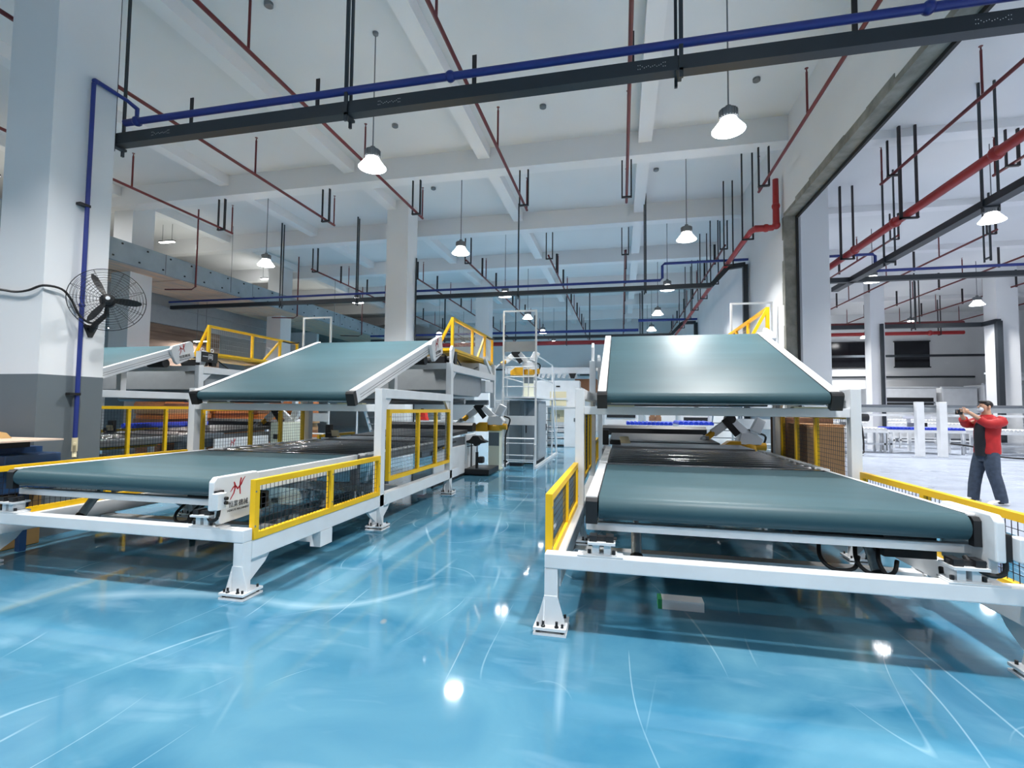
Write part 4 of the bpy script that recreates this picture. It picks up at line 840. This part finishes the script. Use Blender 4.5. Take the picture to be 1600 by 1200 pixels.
def person():
    t = thing('person', 'person in a red jacket and jeans holding up a phone with both hands', 'person', (5.93, 9.75, 0), None, .12)
    # forward is -X; near side is -Y
    V = [((.0, 0, .93), .07), ((.01, 0, 1.12), .07), ((.03, 0, 1.32), .08), ((.03, 0, 1.45), .065), ((.01, 0, 1.53), (.062, .062)), ((-.005, 0, 1.61), (.088, .078)), ((0, 0, 1.68), (.06, .055)),
         ((.06, -.19, 1.38), .045), ((-.13, -.2, 1.33), .04), ((-.33, -.09, 1.52), .03), ((.04, .19, 1.37), .045), ((-.16, .17, 1.31), .04), ((-.34, .05, 1.50), .03),
         ((.0, -.075, .78), .06), ((.01, -.11, .5), .05), ((.1, -.13, .1), .042), ((.0, .075, .78), .06), ((-.08, .11, .5), .05), ((-.13, .12, .1), .042)]
    Eg = [(0, 1), (1, 2), (2, 3), (3, 4), (4, 5), (5, 6), (2, 7), (7, 8), (8, 9), (2, 10), (10, 11), (11, 12), (0, 13), (13, 14), (14, 15), (0, 16), (16, 17), (17, 18)]
    skin('body', V, Eg, 'skin', t)
    def loft(name, rings, m, n=18):      # rings: centre, half-depth, half-width
        mb = MB(); idx = []
        for (cx, cy, cz), a, b in rings:
            idx.append(len(mb.v))
            for q in range(n):
                w = 2*math.pi*q/n; k = 1+.02*math.sin(5*w+cz*23); mb.v.append((cx+a*k*math.cos(w), cy+b*k*math.sin(w), cz))
        for p, q in zip(idx, idx[1:]):
            for e in range(n): mb.f.append((p+e, p+(e+1) % n, q+(e+1) % n, q+e))
        mb.f.append(tuple(idx[0]+e for e in range(n))); mb.f.append(tuple(idx[-1]+e for e in range(n)))
        return mb
    jk = loft('jacket', [((.015, 0, .83), .15, .185), ((.015, 0, .86), .158, .192), ((.015, 0, 1.0), .15, .185), ((.02, 0, 1.15), .15, .19), ((.03, 0, 1.3), .148, .205), ((.035, 0, 1.38), .13, .20), ((.035, 0, 1.43), .1, .15), ((.03, 0, 1.475), .066, .075)], 'jacket')
    jk.tube(smooth([(.05, -.17, 1.38), (.06, -.215, 1.36), (-.04, -.235, 1.33), (-.14, -.21, 1.33), (-.22, -.16, 1.40)], 4), [.085]*5+[.08]*4+[.07]*4+[.062]*4, 12)
    jk.tube(smooth([(.04, .17, 1.38), (.04, .205, 1.36), (-.06, .22, 1.32), (-.17, .18, 1.32), (-.25, .12, 1.40)], 4), [.085]*5+[.08]*4+[.07]*4+[.062]*4, 12)
    P('jacket', jk, 'jacket', t, True)
    P('shirt_front', loft('s', [((-.08, -.02, .79), .09, .1), ((-.085, -.02, .95), .092, .1), ((-.08, -.02, 1.15), .092, .1), ((-.07, -.02, 1.3), .09, .09), ((-.03, -.01, 1.42), .06, .07)], 'shirt'), 'shirt', t, True)
    P('jeans', loft('j', [((.01, 0, .7), .12, .17), ((.01, 0, .82), .135, .175), ((.01, 0, .93), .13, .165), ((.01, 0, .98), .12, .155)], 'jeans').tube([(.01, -.085, .85), (.0, -.1, .66), (.01, -.115, .5), (.06, -.125, .3), (.1, -.13, .1), (.105, -.13, .05)], [.105, .105, .09, .085, .08, .078], 14).tube([(.0, .085, .85), (-.04, .1, .66), (-.08, .11, .5), (-.11, .12, .3), (-.13, .12, .1), (-.135, .12, .05)], [.105, .105, .09, .085, .08, .078], 14), 'jeans', t, True)
    for x, y in ((.1, -.13), (-.13, .12)):
        s = P('shoe', MB().prism([(x+.09, .0), (x+.1, .06), (x+.05, .1), (x-.04, .1), (x-.16, .055), (x-.2, .03), (x-.2, 0)], 'y', y-.045, y+.045), 'shoe', t, True, .015)
        P('shoe_stripe', MB().prism([(x+.0, .03), (x-.02, .085), (x-.1, .055), (x-.08, .03)], 'y', y-.048, y+.048), 'black', s)
    P('hair', MB().ball((.028, 0, 1.64), .092, 16, 10, (.95, .86, .8)), 'hair', t, True); P('hair_fringe', MB().ball((-.03, 0, 1.687), .055, 12, 8, (1.0, 1.1, .45)), 'hair', t, True)
    P('face_mask', MB().ball((-.07, 0, 1.555), .048, 12, 8, (.75, 1.15, .95)), 'mask', t, True)
    P('nose', MB().ball((-.1, 0, 1.6), .016, 8, 6), 'skin', t, True)
    for s in (-1, 1):
        P('eye', MB().ball((-.086, s*.032, 1.622), .009, 8, 6), 'black', t, True); P('ear', MB().ball((.01, s*.082, 1.6), .025, 8, 6, (.8, .4, 1.2)), 'skin', t, True)
        b = Vector((-.34, -.08 if s < 0 else .045, 1.53 if s < 0 else 1.51))
        hd = MB().ball(b, .042, 10, 8, (.9, .55, 1.0))
        for k in range(4):
            z = b.z+.03-k*.019; L = (.055, .065, .062, .048)[k]
            hd.tube([(b.x-.02, b.y, z), (b.x-.02-L*.6, b.y-s*-.0, z+.004), (b.x-.02-L*.85, b.y-s*.03, z)], [.0095, .009, .007], 6)
        hd.tube([(b.x-.0, b.y, b.z+.02), (b.x-.02, b.y-s*.02, b.z+.055), (b.x-.045, b.y-s*.035, b.z+.06)], [.011, .01, .008], 6)
        P('hand', hd, 'skin', t, True)
    ph = thing('phone', 'black phone held up in front of the face by the person', 'phone', (5.53, 9.70, 1.47), None, .12); P('phone_case', MB().box(-.006, .006, -.075, .075, 0, .085), 'black', ph, bevel=.004); P('phone_screen', MB().box(.006, .007, -.07, .07, .005, .08), 'screen', ph); P('camera_bump', MB().box(-.01, -.006, .03, .065, .045, .08), 'housing', ph)
person()
